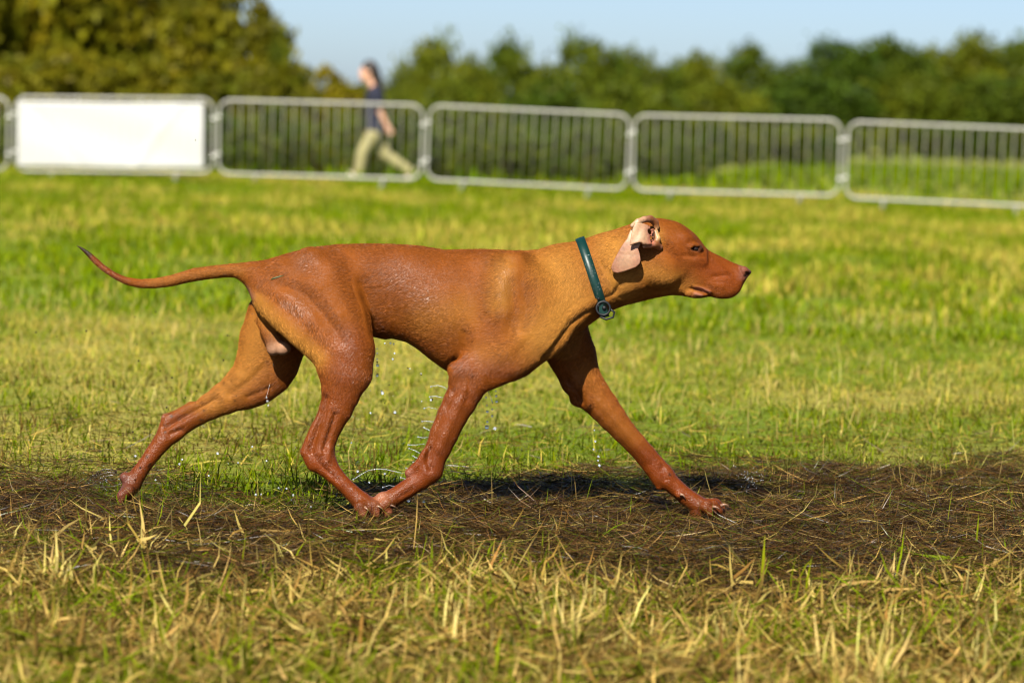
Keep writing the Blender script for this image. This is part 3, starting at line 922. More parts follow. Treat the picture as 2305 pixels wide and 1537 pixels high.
    # far hind leg
    ch([J(660, 660, 40, 60, 34), J(632, 715, 56, 76, 36), J(609, 765, 64, 68, 36), J(592, 820, 68, 60, 34), J(575, 850, 70, 52, 30), J(540, 878, 72, 44, 27), J(509, 895, 73, 37, 24),
        J(475, 914, 74, 30, 21), J(446, 931, 74, 26, 19), J(412, 950, 74, 26.5, 18), J(388, 968, 73, 26, 18)], 18)
    ch([J(630, 760, 62, 60, 36), J(618, 815, 68, 54, 32), J(606, 838, 68, 50, 28), J(572, 864, 70, 46, 27)], 18)                       # stifle
    ch([J(430, 914, 74, 10, 9), J(398, 934, 74, 11, 10), J(376, 943, 74, 13, 11), J(372, 970, 73, 14, 12)], 8)
    ch([J(388, 968, 73, 25, 18), J(366, 993, 70, 21.5, 18), J(345, 1020, 67, 18.5, 17), J(327, 1045, 63, 16.5, 17), J(312, 1066, 59, 18, 18), J(299, 1090, 55, 19.5, 22), J(285, 1110, 50, 18, 25)], 9)
    el(L(281, 1074, 54), (12, 16, 12), 0.5, 11)
    for tt in (28, 40, 54, 67):
        ch([J(290, 1102, tt, 12, 9), J(274, 1116, tt, 11, 8.5), J(271, 1128, tt, 8, 7)], 3)
    # belly and groin
    el(L(636, 784, -26), (18, 15, 16), 0.0, 4)
    el(L(616, 785, -16), (16, 15, 16), 0.0, 5)
    ch([J(590, 720, -8, 14, 12), J(616, 768, -18, 16, 13)], 8)
    ch([J(820, 735, 0, 13, 13), J(868, 752, 0, 9, 11)], 12)
    return fld
def build_dog():
    fld = build_dog_field()
    P, F = fld.mesh()
    P = relax(P, F, 2, 0.5)
    N = normals_of(P, F)
    k = (DMM + P[:, 1]) / DMM
    uv = np.stack([P[:, 0] / k + W_PX / 2, H_PX / 2 - P[:, 2] / k], 1).astype(np.float32)
    t = P[:, 1]
    face = np.clip(-N[:, 1] * 1.4, 0, 1)
    near = face * (t < 25)
    far = face * (t > 25)
    disp = np.zeros(len(P), np.float32)
    def stroke(pts, w, amp, side=near):
        nonlocal disp
        lo = np.min(pts, 0) - 3 * w; hi = np.max(pts, 0) + 3 * w
        mk = np.all((uv > lo) & (uv < hi), 1) & (side > 0)
        d = dist_poly(uv[mk], pts)
        disp[mk] += amp * np.exp(-0.5 * (d / w) ** 2) * side[mk]
    S = stroke
    # thigh and rump
    S([(585, 655), (640, 688), (695, 742), (738, 795)], 10.0, -4.81)
    S([(598, 664), (645, 668), (688, 700), (722, 748)], 13.8, 4.32)
    S([(590, 690), (640, 732), (700, 785)], 12.5, 2.88)
    S([(640, 640), (690, 660), (735, 712), (775, 770)], 10.0, -4.32)
    S([(660, 630), (712, 650), (760, 705)], 15.0, 3.36)
    S([(738, 572), (757, 600), (768, 640), (788, 700)], 15.0, -4.32)
    S([(770, 575), (790, 640), (812, 690)], 20.0, 2.88)
    S([(818, 640), (836, 700), (846, 752)], 11.2, -6.73)
    S([(800, 660), (824, 712), (836, 765)], 11.2, 2.88)
    S([(760, 800), (800, 830)], 27.5, 2.88)
    S([(640, 600), (700, 585)], 25.0, 2.88)
    # flank and ribs
    S([(850, 680), (900, 720)], 35.0, -4.81)
    S([(900, 600), (960, 650), (1000, 720)], 47.5, 3.84)
    for i in range(5):
        S([(930 + 32 * i, 640), (905 + 32 * i, 710), (915 + 30 * i, 775)], 11.2, -1.26)
    # shoulder
    S([(1188, 585), (1178, 635), (1190, 690), (1180, 740)], 10.0, -5.29)
    S([(1210, 600), (1206, 650), (1215, 700)], 16.2, 2.88)
    S([(1140, 590), (1128, 650), (1138, 700)], 20.0, 3.84)
    S([(1152, 640), (1158, 700), (1150, 750)], 10.0, -3.84)
    S([(1100, 590), (1085, 660), (1080, 740)], 15.0, -2.40)
    S([(1235, 690), (1205, 755), (1160, 805), (1110, 850)], 10.0, -3.36)
    S([(1215, 690), (1185, 750), (1140, 795)], 13.8, 2.88)
    S([(1050, 748), (1052, 775), (1040, 800), (1016, 822)], 6.2, -6.73)
    S([(1075, 745), (1060, 800), (1035, 830)], 15.0, 3.84)
    S([(1240, 810), (1190, 840), (1130, 852)], 7.5, -2.88)
    # throat folds
    S([(1348, 690), (1320, 700), (1285, 728), (1258, 768), (1230, 805)], 5, -9)
    S([(1340, 674), (1300, 700), (1265, 740), (1240, 780)], 9, 4)
    S([(1330, 712), (1298, 740), (1270, 775)], 7, 4)
    S([(1318, 735), (1285, 765), (1255, 800)], 5, -5)
    S([(1362, 668), (1390, 655), (1400, 635)], 5, -6)
    S([(1400, 668), (1450, 655), (1500, 655)], 5, -5)
    S([(1395, 682), (1450, 672), (1500, 663)], 5, 3)
    S([(1385, 560), (1370, 610), (1372, 640)], 12, 3)
    for i in range(5):
        S([(1352 + 9 * i, 585 + 9 * i), (1366 + 8 * i, 612 + 8 * i)], 2.2, -1.2)
    # near hind leg tendons
    S([(733, 890), (722, 940), (706, 988), (700, 1010)], 5, -9.00)
    S([(755, 930), (738, 980), (728, 1012)], 4.5, -6.75)
    S([(745, 940), (730, 990), (722, 1020)], 4.5, 4.50)
    S([(700, 1018), (725, 1050), (760, 1080)], 4, -3.75)
    S([(740, 1010), (738, 1035)], 6, 4.50)
    # near foreleg
    S([(1048, 880), (1015, 950), (990, 1010)], 7, 3.75)
    S([(1020, 880), (985, 955), (962, 1030)], 5, -3.75)
    S([(966, 1010), (962, 1040), (968, 1056)], 4.5, -7.50)
    S([(1035, 845), (1025, 880)], 7, -4.50)
    S([(1062, 850), (1050, 900)], 6, -3.75)
    S([(930, 1100), (900, 1118)], 4, -3.00)
    # far limbs
    S([(485, 896), (440, 922), (400, 946), (372, 962)], 5, -9.00, far)
    S([(600, 820), (560, 860), (520, 885)], 6, -5.25, far)
    S([(560, 730), (545, 790), (530, 840)], 14, 3.75, far)
    S([(612, 870), (560, 893)], 5, -4.50, far)
    S([(384, 976), (408, 968)], 5, -6.00, far)
    S([(1276, 855), (1302, 880), (1308, 905)], 4.5, -7.50, far)
    S([(1290, 850), (1320, 885), (1325, 905)], 6, 4.50, far)
    S([(1350, 905), (1400, 960), (1460, 1030)], 7, 3.75, far)
    S([(1322, 930), (1380, 985), (1440, 1050)], 8, -3.00, far)
    S([(1490, 1052), (1497, 1078)], 5, -4.50, far)
    S([(1320, 800), (1300, 830)], 7, -4.50, far)
    S([(1578, 1128), (1600, 1138)], 3, -3.75, far)
    # face
    S([(1557, 649), (1575, 653), (1590, 660), (1607, 669)], 2.4, -6.75)
    S([(1563, 645), (1580, 648), (1598, 656)], 2.6, 2.97)
    S([(1562, 660), (1580, 664)], 3, 2.70)
    S([(1597, 566), (1599, 588)], 3.2, -4.73)
    S([(1588, 570), (1588, 592)], 4, 2.70)
    S([(1608, 622), (1640, 618)], 3.5, -2.70)
    S([(1500, 560), (1530, 590), (1540, 625)], 9, -4.05)
    S([(1470, 640), (1500, 648), (1535, 640)], 7, -4.05)
    S([(1520, 545), (1490, 530)], 12, 2.70)
    S([(1540, 575), (1562, 576), (1580, 570)], 4, -2.70)
    S([(1552, 556), (1560, 551), (1570, 552), (1576, 558)], 3, 7.02)
    S([(1553, 564), (1560, 568), (1569, 568), (1576, 562)], 3, 4.32)
    S([(1552, 545), (1566, 541)], 4, -2.70)
    S([(1663, 602), (1668, 614), (1677, 623)], 2.2, -3.24)
    S([(1600, 640), (1625, 645)], 5, 2.03)
    P = P + N * disp[:, None]
    P = relax(P, F, 1, 0.3)

    # coat: wet and dark towards the legs and belly, dry and golden on neck, chest side and back of thigh
    def spot(pts, w):
        d = dist_poly(uv, pts)
        return np.exp(-0.5 * (d / w) ** 2)
    mx = np.maximum.reduce
    v = uv[:, 1]
    wet = 0.30 + 0.67 * smooth01(800, 900, v + 0.0 * v)
    wet = np.maximum(wet, mx([spot([(870, 590), (960, 620)], 90) * .48, spot([(700, 600), (800, 600)], 60) * .40,
                              spot([(1040, 820), (1150, 850)], 30) * .9, spot([(860, 745), (960, 790)], 22) * .9,
                              spot([(790, 780), (780, 860)], 45) * .95, spot([(200, 560), (260, 620)], 25)]))
    dry = mx([spot([(1260, 600), (1290, 660), (1230, 760)], 48), spot([(1380, 560), (1400, 640)], 40), spot([(1450, 610), (1510, 630), (1545, 640)], 24) * .8,
              spot([(575, 680), (640, 745), (712, 805)], 17) * .95, spot([(1135, 600), (1125, 680)], 22) * .75, spot([(960, 720), (1040, 700)], 32) * .45,
              spot([(1150, 790), (1090, 800)], 25) * .3, spot([(1478, 525), (1482, 540)], 10), spot([(1300, 745), (1265, 785)], 12) * .6,
              spot([(350, 636), (540, 608)], 16) * .35])
    dry = dry * (t < 40)
    far_in = (t > 25) & (uv[:, 0] < 700)
    dry = np.where(far_in, spot([(590, 740), (560, 830), (480, 905)], 34) * .75, dry)
    wet = np.where(far_in & (v < 930), wet * .55, wet)
    far_fore = (t > 40) & (uv[:, 0] > 1150)
    dry = np.where(far_fore, spot([(1320, 840), (1350, 900), (1420, 990)], 22) * .35, dry)
    wet = np.where(far_fore & (v < 1010), wet * .7, wet)
    red = mx([spot([(1590, 600), (1650, 625)], 38), spot([(1530, 590), (1545, 540)], 22) * .6, smooth01(960, 1060, v)])
    wet = np.clip(wet * (1 - dry), 0, 1)
    base = np.array([.206, .061, .0075]); gold = np.array([.33, .145, .026]); dark = np.array([.150, .032, .0036]); rust = np.array([.155, .030, .0035])
    c = base + (gold - base) * dry[:, None]
    c = c + (dark - c) * (wet * .85)[:, None]
    c = c + (rust - c) * (red * .75)[:, None]
    back = smooth01(640, 560, v) * smooth01(560, 640, uv[:, 0]) * smooth01(1240, 1120, uv[:, 0])
    c = c + (np.array([.120, .034, .0065]) - c) * (back * .28)[:, None]
    mudf = np.maximum(smooth01(1095, 1150, v), smooth01(1040, 1090, v) * (uv[:, 0] < 420))
    c = c + (np.array([.060, .020, .006]) - c) * (mudf * .45)[:, None]
    # bare skin: nose, lips, pads, groin
    bare = np.zeros(len(P))
    def skin(mask, col):
        nonlocal c
        np.maximum(bare, mask, out=bare)
        c = c + (np.array(col) - c) * mask[:, None]
    skin(smooth01(1656, 1668, uv[:, 0]) * smooth01(636, 626, v) * smooth01(-0.3, .3, -(uv[:, 0] - 1680) * .0 + 1), (0.125, 0.040, 0.022))
    skin(spot([(1565, 648), (1580, 650), (1596, 657)], 2.6), (0.2448, 0.0952, 0.0612))
    skin(spot([(1565, 661), (1578, 665)], 3), (0.2448, 0.1020, 0.0612))
    skin(mx([spot([(632, 788)], 20), spot([(615, 788)], 16)]) * (np.abs(t + 15) < 32), (0.2720, 0.1496, 0.0884))
    skin(spot([(857, 1117)], 12) * (t < 0), (0.2040, 0.0782, 0.0408))
    skin(spot([(919, 1066)], 8), (0.1836, 0.0612, 0.0340))
    skin(mx([spot([(808, 1156), (822, 1163)], 6), spot([(840, 1160), (854, 1157)], 6), spot([(868, 1162), (880, 1154)], 6)]) * (t < 0), (0.1836, 0.0578, 0.0272))
    skin(spot([(276, 1075), (280, 1085)], 12), (0.0884, 0.0306, 0.0204))
    skin(spot([(262, 1105), (268, 1125)], 8), (0.1156, 0.0340, 0.0204))
    skin(spot([(556, 650), (566, 668)], 7), (0.2040, 0.0816, 0.0408))
    skin(spot([(176, 552), (192, 563), (200, 572)], 7), (0.0136, 0.0082, 0.0054))
    nostril = spot([(1678, 621), (1686, 614)], 2.6) * (np.abs(t) > 4)
    skin(nostril, (0.0082, 0.0034, 0.0027))
    skin(spot([(1556, 562), (1562, 553), (1574, 555), (1572, 566), (1558, 565)], 2.2) * (np.abs(t) > 20), (0.0340, 0.0150, 0.0095))
    # splashes of mud on the far hind leg and elbow
    rr = np.random.default_rng(5)
    pts = [(459, 924), (452, 945), (331, 1028), (338, 1045), (335, 1050), (529, 901), (505, 862), (1327, 910), (1328, 918), (1508, 1068), (386, 937), (371, 972)]
    pts += [(int(rr.uniform(270, 400)), 0) for _ in range(0)]
    for q in pts:
        skin(spot([q], 2.6) * far.clip(0, 1), (0.0204, 0.0082, 0.0041))
    cuts = (uv[:, 0] > 600)
    spec = np.clip(.10 + .85 * wet, 0, 1)
    spec = np.maximum(spec, mx([spot([(640, 672), (690, 705)], 16), spot([(900, 610), (960, 655)], 45), spot([(790, 850)], 30), spot([(1025, 850)], 25), spot([(1145, 710)], 22) * .8, spot([(1135, 600), (1140, 660)], 18) * .8, spot([(680, 590), (760, 575)], 26) * .8]) * .95)
    spec = np.maximum(spec, smooth01(1656, 1668, uv[:, 0]) * smooth01(636, 626, v) * .6)
    PW = to_world(P) - np.array(DOG_BASE)
    me = np_mesh('body', PW, F, coat_mat(), c * (1 - .22 * (1 - bare))[:, None], True, {'wet': spec})
    dog = empty('dog', DOG_BASE)
    tag(dog, 'wet rust-brown short-haired dog trotting along the muddy strip with tail stretched out behind', 'dog')
    body = link('body', me, dog)
    build_fur(dog, P, F, N, c, spec, bare, uv, t)
    build_dog_bits(dog, fld)
    return dog, fld

def coat_mat():
    mt, nt, p = new_mat('coat')
    N, K = nt.nodes, nt.links
    at = N.new('ShaderNodeAttribute'); at.attribute_name = 'tint'
    aw = N.new('ShaderNodeAttribute'); aw.attribute_name = 'wet'
    tc = N.new('ShaderNodeTexCoord')
    mp = N.new('ShaderNodeMapping'); mp.inputs['Scale'].default_value = (140, 300, 330)   # hair lies along the body
    mp.inputs['Rotation'].default_value = (0, 0.5, 0)
    K.new(tc.outputs['Object'], mp.inputs['Vector'])
    hair = N.new('ShaderNodeTexNoise'); hair.inputs['Scale'].default_value = 1.0; hair.inputs['Detail'].default_value = 3; hair.inputs['Roughness'].default_value = .65
    hair.inputs['Distortion'].default_value = 0.6
    K.new(mp.outputs[0], hair.inputs['Vector'])
    big = N.new('ShaderNodeTexNoise'); big.inputs['Scale'].default_value = 16; big.inputs['Detail'].default_value = 5
    K.new(tc.outputs['Object'], big.inputs['Vector'])
    drop = N.new('ShaderNodeTexNoise'); drop.inputs['Scale'].default_value = 330; drop.inputs['Detail'].default_value = 1
    K.new(tc.outputs['Object'], drop.inputs['Vector'])
    m1 = N.new('ShaderNodeMapRange'); m1.inputs[1].default_value = .3; m1.inputs[2].default_value = .82
    m1.inputs[3].default_value, m1.inputs[4].default_value = .82, 1.166
    K.new(hair.outputs[0], m1.inputs[0])
    m2 = N.new('ShaderNodeMapRange'); m2.inputs[1].default_value = .3; m2.inputs[2].default_value = .7
    m2.inputs[3].default_value, m2.inputs[4].default_value = .86, 1.14
    K.new(big.outputs[0], m2.inputs[0])
    mm = N.new('ShaderNodeMath'); mm.operation = 'MULTIPLY'
    K.new(m1.outputs[0], mm.inputs[0]); K.new(m2.outputs[0], mm.inputs[1])
    mul = N.new('ShaderNodeMixRGB'); mul.blend_type = 'MULTIPLY'; mul.inputs[0].default_value = 1
    K.new(at.outputs['Color'], mul.inputs[1]); K.new(mm.outputs[0], mul.inputs[2])
    K.new(mul.outputs[0], p.inputs['Base Color'])
    r = N.new('ShaderNodeMapRange'); r.inputs[3].default_value, r.inputs[4].default_value = .62, .30
    K.new(aw.outputs['Fac'], r.inputs[0]); K.new(r.outputs[0], p.inputs['Roughness'])
    sp = N.new('ShaderNodeMapRange'); sp.inputs[3].default_value, sp.inputs[4].default_value = .02, .22
    K.new(aw.outputs['Fac'], sp.inputs[0])
    gl = N.new('ShaderNodeMapRange'); gl.inputs[1].default_value = .42; gl.inputs[2].default_value = .66; gl.inputs[3].default_value, gl.inputs[4].default_value = .35, 1.9
    K.new(drop.outputs[0], gl.inputs[0])
    sm = N.new('ShaderNodeMath'); sm.operation = 'MULTIPLY'
    K.new(sp.outputs[0], sm.inputs[0]); K.new(gl.outputs[0], sm.inputs[1]); K.new(sm.outputs[0], p.inputs['Specular IOR Level'])
    b1 = N.new('ShaderNodeBump'); b1.inputs['Distance'].default_value = .0015; b1.inputs['Strength'].default_value = .75
    K.new(hair.outputs[0], b1.inputs['Height'])
    b2 = N.new('ShaderNodeBump'); b2.inputs['Distance'].default_value = .0015
    K.new(drop.outputs[0], b2.inputs['Height']); K.new(b1.outputs[0], b2.inputs['Normal'])
    K.new(aw.outputs['Fac'], b2.inputs['Strength'])
    K.new(b2.outputs[0], p.inputs['Normal'])
    return mt

def fur_mat():
    mt, nt, p = new_mat('fur')
    N, K = nt.nodes, nt.links
    at = N.new('ShaderNodeAttribute'); at.attribute_name = 'tint'
    aw = N.new('ShaderNodeAttribute'); aw.attribute_name = 'wet'
    K.new(at.outputs['Color'], p.inputs['Base Color'])
    r = N.new('ShaderNodeMapRange'); r.inputs[3].default_value, r.inputs[4].default_value = .58, .34
    K.new(aw.outputs['Fac'], r.inputs[0]); K.new(r.outputs[0], p.inputs['Roughness'])
    sp = N.new('ShaderNodeMapRange'); sp.inputs[3].default_value, sp.inputs[4].default_value = .06, .66
    K.new(aw.outputs['Fac'], sp.inputs[0]); K.new(sp.outputs[0], p.inputs['Specular IOR Level'])
    return mt

def build_fur(dog, P, F, N, c, wet, bare, uv, t):
    """short hair lying along the body, one sliver for each hair"""
    r = np.random.default_rng(8)
    e1, e2 = P[F[:, 2]] - P[F[:, 0]], P[F[:, 3]] - P[F[:, 1]]
    area = np.linalg.norm(np.cross(e1, e2), axis=1)
    wgt = area * (1 + 1.5 * (N[F[:, 0], 1] < .25))                  # thicker where it is seen
    n = 560000
    fi = r.choice(len(F), n, p=wgt / wgt.sum())
    a, b = r.random((n, 1)), r.random((n, 1))
    q = F[fi]
    w4 = [(1 - a) * (1 - b), a * (1 - b), a * b, (1 - a) * b]
    mixv = lambda A: sum(A[q[:, k]] * w4[k] for k in range(4))
    pos, nor = mixv(P), mixv(N)
    nor /= np.linalg.norm(nor, axis=1, keepdims=True)
    col = mixv(c); wt = mixv(wet[:, None])[:, 0]; br = mixv(bare[:, None])[:, 0]; U = mixv(uv); T = mixv(t[:, None])[:, 0]
    keep = (r.random(n) > br * 1.6) & (r.random(n) > .45 * smooth01(860, 960, U[:, 1]))
    pos, nor, col, wt, U, T = pos[keep], nor[keep], col[keep], wt[keep], U[keep], T[keep]
    n = len(pos)
    # lie of the coat: backwards on the trunk, down the legs
    d = np.tile(np.array([-1.0, 0, -.42]), (n, 1))
    leg = smooth01(770, 880, U[:, 1])[:, None]
    ff = ((T > 40) & (U[:, 0] > 1200))[:, None]; nf = ((T < 0) & (U[:, 0] > 900))[:, None]; fh = ((T > 25) & (U[:, 0] < 680))[:, None]
    ld = np.where(ff, [.62, 0, -.8], np.where(nf, [-.42, 0, -.9], np.where(fh, [-.85, 0, -.5], [-.15, 0, -1.0])))
    d = d * (1 - leg) + ld * leg
    neck = np.exp(-.5 * (dist_poly(U.astype(np.float32), [(1230, 640), (1320, 640)]) / 60) ** 2)[:, None]
    d = d * (1 - neck) + np.array([-.5, 0, -.9]) * neck
    thigh = np.exp(-.5 * (dist_poly(U.astype(np.float32), [(620, 690), (720, 780)]) / 45) ** 2)[:, None] * (T < 20)[:, None]
    d = d * (1 - thigh) + np.array([.35, 0, -1.0]) * thigh
    swirl = NZ2.fbm(U[:, 0] * .02, U[:, 1] * .02)[:, None] - .5
    d = d + swirl * np.array([.6, 0, .9])
    d += r.normal(0, .20, (n, 3))
    d -= nor * np.sum(d * nor, 1, keepdims=True)
    d /= np.linalg.norm(d, axis=1, keepdims=True) + 1e-6
    face_ = smooth01(1400, 1560, U[:, 0])
    ln = (8.0 + 3.0 * r.random(n)) * (1 - .45 * face_) * (1 - .5 * smooth01(860, 980, U[:, 1])) * (1 - .4 * smooth01(420, 250, U[:, 0]) * (U[:, 1] < 660))
    lift = (.06 + .10 * r.random(n)) * (1 - .45 * wt)
    clump = NZ1.at(U[:, 0] * .30, U[:, 1] * .30) - .5
    lift = lift + .10 * clump
    sidev = np.cross(d, nor)
    ro = r.normal(0, .52, n)[:, None]
    sidev = sidev * np.cos(ro) + nor * np.sin(ro)
    wd = .26 + .24 * r.random(n)
    root = pos - nor * .7
    tip = pos + d * ln[:, None] + nor * (ln * np.maximum(lift, .02))[:, None]
    V = np.stack([root - sidev * wd[:, None], root + sidev * wd[:, None], tip], 1).reshape(-1, 3)
    tone = (1 + .36 * r.normal(0, 1, n) * (1 - .4 * wt) + .42 * clump)[:, None]
    C = np.repeat(np.clip(col * np.clip(tone, .45, 1.9), 0, .8), 3, 0)
    C[2::3] *= 1.15
    me = np_mesh('fur', to_world(V) - np.array(DOG_BASE), np.arange(n * 3).reshape(-1, 3), fur_mat(), C, False, {'wet': np.repeat(np.clip(wt * r.random(n) ** 1.0 * 1.1, 0, 1), 3)})
    o = link('fur', me, dog); o['kind'] = 'stuff'

def skin_mat():
    mt, nt, p = new_mat('ear_skin')
    N, K = nt.nodes, nt.links
    at = N.new('ShaderNodeAttribute'); at.attribute_name = 'tint'
    tc = N.new('ShaderNodeTexCoord')
    nz = N.new('ShaderNodeTexNoise'); nz.inputs['Scale'].default_value = 130; nz.inputs['Detail'].default_value = 3
    K.new(tc.outputs['Object'], nz.inputs['Vector'])
    m1 = N.new('ShaderNodeMapRange'); m1.inputs[1].default_value = .3; m1.inputs[2].default_value = .7; m1.inputs[3].default_value, m1.inputs[4].default_value = .82, 1.16
    K.new(nz.outputs[0], m1.inputs[0])
    mul = N.new('ShaderNodeMixRGB'); mul.blend_type = 'MULTIPLY'; mul.inputs[0].default_value = 1
    K.new(at.outputs['Color'], mul.inputs[1]); K.new(m1.outputs[0], mul.inputs[2])
    K.new(mul.outputs[0], p.inputs['Base Color'])
    p.inputs['Roughness'].default_value = .5
    p.inputs['Subsurface Weight'].default_value = .25
    p.inputs['Subsurface Radius'].default_value = (.004, .0015, .001)
    b1 = N.new('ShaderNodeBump'); b1.inputs['Distance'].default_value = .001; b1.inputs['Strength'].default_value = .6
    K.new(nz.outputs[0], b1.inputs['Height']); K.new(b1.outputs[0], p.inputs['Normal'])
    return mt

def build_dog_bits(dog, fld):
    off = np.array(DOG_BASE)
    def part(name, P, F, mat, cols=None, smooth=True):
        return link(name, np_mesh(name, to_world(P) - off, F, mat, cols, smooth), dog)
    # ---- ear, thrown back so that its pale inside shows
    e = Field((L(1360, 500, -110)[0], -118, L(1370, 630, -70)[2]), (L(1500, 480)[0], -30, L(1480, 476)[2]), 1.3)
    X, Y, Z = e.grids((slice(None),) * 3)
    U, V = X + W_PX / 2, H_PX / 2 - Z
    def sheet(poly, tf, th, k):
        pl = [(a - W_PX / 2, H_PX / 2 - b) for a, b in poly]
        d2 = poly_sdf(X[:, :, :], Z, pl)
        q = np.abs(Y - tf(U, V)) - th
        r = 2.0
        d = np.minimum(np.maximum(d2 + r, q + r), 0) + np.hypot(np.maximum(d2 + r, 0), np.maximum(q + r, 0)) - r
        e.merge((slice(None),) * 3, d.astype(np.float32), k)
    flap = [(1416, 520), (1408, 540), (1399, 552), (1390, 567), (1382, 582), (1375, 597), (1373, 606), (1377, 614), (1387, 617), (1400, 614), (1415, 609),
            (1428, 604), (1436, 597), (1439, 588), (1437, 575), (1433, 562), (1440, 550), (1450, 540), (1452, 525), (1440, 512)]
    sheet(flap, lambda a, b: -80 - 8 * np.sin((b - 520) / 95 * 3.1) - (a - 1405) * .18 - np.maximum(b - 575, 0) * .12, 2.4, 2)
    fold = [(1425, 506), (1420, 518), (1417, 532), (1415, 546), (1413, 557), (1424, 552), (1436, 549), (1450, 552), (1462, 553), (1466, 540), (1462, 522), (1455, 510), (1440, 505)]
    sheet(fold, lambda a, b: -96 - 9 * np.sin((a - 1410) / 60 * 3.1) + (a - 1440) * .25 + (554 - b) * .12 + .7 * np.sin(a * .22 + b * .12), 2.6, 4)
    ec = lambda pts, k=4: e.chain([J(*q) for q in pts], k)
    ec([(1424, 508, -92, 5.5, 5), (1436, 499, -90, 6.5, 6), (1450, 494, -80, 7, 7), (1464, 493, -66, 8, 8), (1474, 500, -58, 8, 8), (1478, 512, -57, 6, 6)], 5)      # rolled top rim
    ec([(1450, 555, -93, 4, 5), (1464, 553, -86, 5, 6), (1474, 550, -76, 7, 9), (1484, 556, -62, 8, 9)], 6)                     # base below
    ec([(1446, 536, -100, 5, 5), (1449, 546, -100, 6, 6)], 3)
    ec([(1455, 535, -96, 4.5, 5), (1456, 548, -95, 5.5, 6)], 3)
    ec([(1476, 522, -66, 6, 6), (1480, 538, -70, 7, 7), (1476, 552, -72, 7, 8)], 5)                     # tragus
    ec([(1456, 517, -95, 4, 4), (1461, 512, -88, 4, 5)], 2)
    for i in range(5):
        ec([(1463 + 2.2 * (i % 2) * 2, 519 + 5.5 * i, -86, 2.8, 3.5), (1470, 517 + 6 * i, -78, 2.8, 4)], 2)
    e.ell(L(1467, 510, -74), (8, 18, 4.5), .4, 3, cut=True)
    e.ell(L(1462, 522, -92), (3.5, 16, 6), .4, 3, cut=True)
    e.ell(L(1466, 538, -92), (2.5, 12, 8), .2, 3, cut=True)
    P, F = e.mesh()
    P = relax(P, F, 2, .5)
    N = normals_of(P, F)
    uv = np.stack([P[:, 0] / ((DMM + P[:, 1]) / DMM) + W_PX / 2, H_PX / 2 - P[:, 2] / ((DMM + P[:, 1]) / DMM)], 1)
    pale, pink, rust = np.array([.34, .215, .120]), np.array([.23, .098, .055]), np.array([.14, .045, .010])
    def sp(pts, w): return np.exp(-.5 * (dist_poly(uv.astype(np.float32), pts) / w) ** 2)[:, None]
    inn = np.clip(-N[:, 1] * 2, 0, 1)[:, None]
    c = pink + (pale - pink) * np.clip(np.maximum(sp([(1415, 575), (1408, 590)], 14) * .6, sp([(1430, 500), (1425, 530), (1440, 530)], 16)), 0, 1)
    c = c + (np.array([.30, .10, .06]) - c) * sp([(1466, 520), (1468, 546)], 6)
    c = c + (rust - c) * np.clip(sp([(1470, 490), (1482, 510), (1482, 550)], 7) * 1.2, 0, 1)
    c = c + (np.array([.42, .25, .10]) - c) * sp([(1484, 520), (1484, 532)], 6)
    c = rust + (c - rust) * inn
    ear = part('ear', P, F, skin_mat(), c)
    ear['label'] = 'flipped-back ear showing its pale pink inside'
    # far ear hanging on the other side
    f2 = Field((L(1400, 500)[0], 36, L(1370, 625, 70)[2]), (L(1500, 480)[0], 90, L(1480, 484)[2]), 2.4)
    f2.chain([J(1466, 512, 56, 16, 7), J(1455, 550, 66, 26, 5), J(1446, 590, 66, 20, 5), J(1444, 606, 64, 10, 4)], 4)
    P2, F2 = f2.mesh(); P2 = relax(P2, F2, 2, .5)
    part('ear', P2, F2, dog.children[0].data.materials[0], np.tile(rust, (len(P2), 1)))
    # ---- eyes
    em = simple_mat('eye_brown', (.010, .005, .003), rough=.05, spec=.6, noise=.5, scale=120)
    for s in (-1, 1):
        MB().ball(Vector(to_world(np.array([L(1565.5, 560, 36.0 * s)]))[0] - off), .0072, 16, 10).build('eye', em, dog)
    # ---- claws
    cm = simple_mat('claw_horn', (.20, .11, .07), rough=.3, noise=.3, scale=200)
    def claw(pts, r0):
        w = to_world(np.array([L(*q) for q in pts])) - off
        n = len(w)
        MB().tube([Vector(q) for q in w], [r0 * (1 - .8 * i / (n - 1)) / 1000 for i in range(n)], 8).build('claw', cm, dog)
    claw([(846, 1139, -112), (854, 1140, -115), (861, 1145, -117)], 4)
    claw([(873, 1137, -98), (882, 1137, -100), (890, 1141, -101)], 4)
    claw([(820, 1141, -118), (826, 1145, -121), (830, 1150, -122)], 3.2)
    claw([(870, 1137, -73), (880, 1138, -73), (887, 1143, -73)], 3.6)
    claw([(1604, 1140, 86), (1613, 1141, 84), (1621, 1146, 84)], 4)
    claw([(1622, 1138, 104), (1632, 1135, 104), (1640, 1137, 104)], 4)
    claw([(1626, 1136, 128), (1634, 1136, 129), (1641, 1140, 129)], 4)
    claw([(1612, 1141, 146), (1620, 1142, 148), (1627, 1147, 149)], 3.6)
    claw([(1531, 1112, 93), (1538, 1114, 92), (1543, 1122, 93)], 4)
    for tt in (29, 41, 55, 68):
        claw([(272, 1128, tt), (276, 1134, tt), (283, 1138, tt)], 3.2)
    for tt in (-98, -85):
        claw([(842, 1148, tt), (837, 1153, tt), (835, 1159, tt)], 3.4)
    # whiskers under the chin
    hm = simple_mat('whisker', (.05, .03, .02), rough=.5)
    for (a, b, c2, d) in ((1607, 670, 1614, 682), (1537, 665, 1537, 672), (1590, 667, 1594, 673)):
        w = to_world(np.array([L(a, b, -16), L((a + c2) / 2 - 1, (b + d) / 2 + 1, -17), L(c2, d, -18)])) - off
        MB().tube([Vector(q) for q in w], [.0005, .0004, .0002], 5).build('whisker', hm, dog)

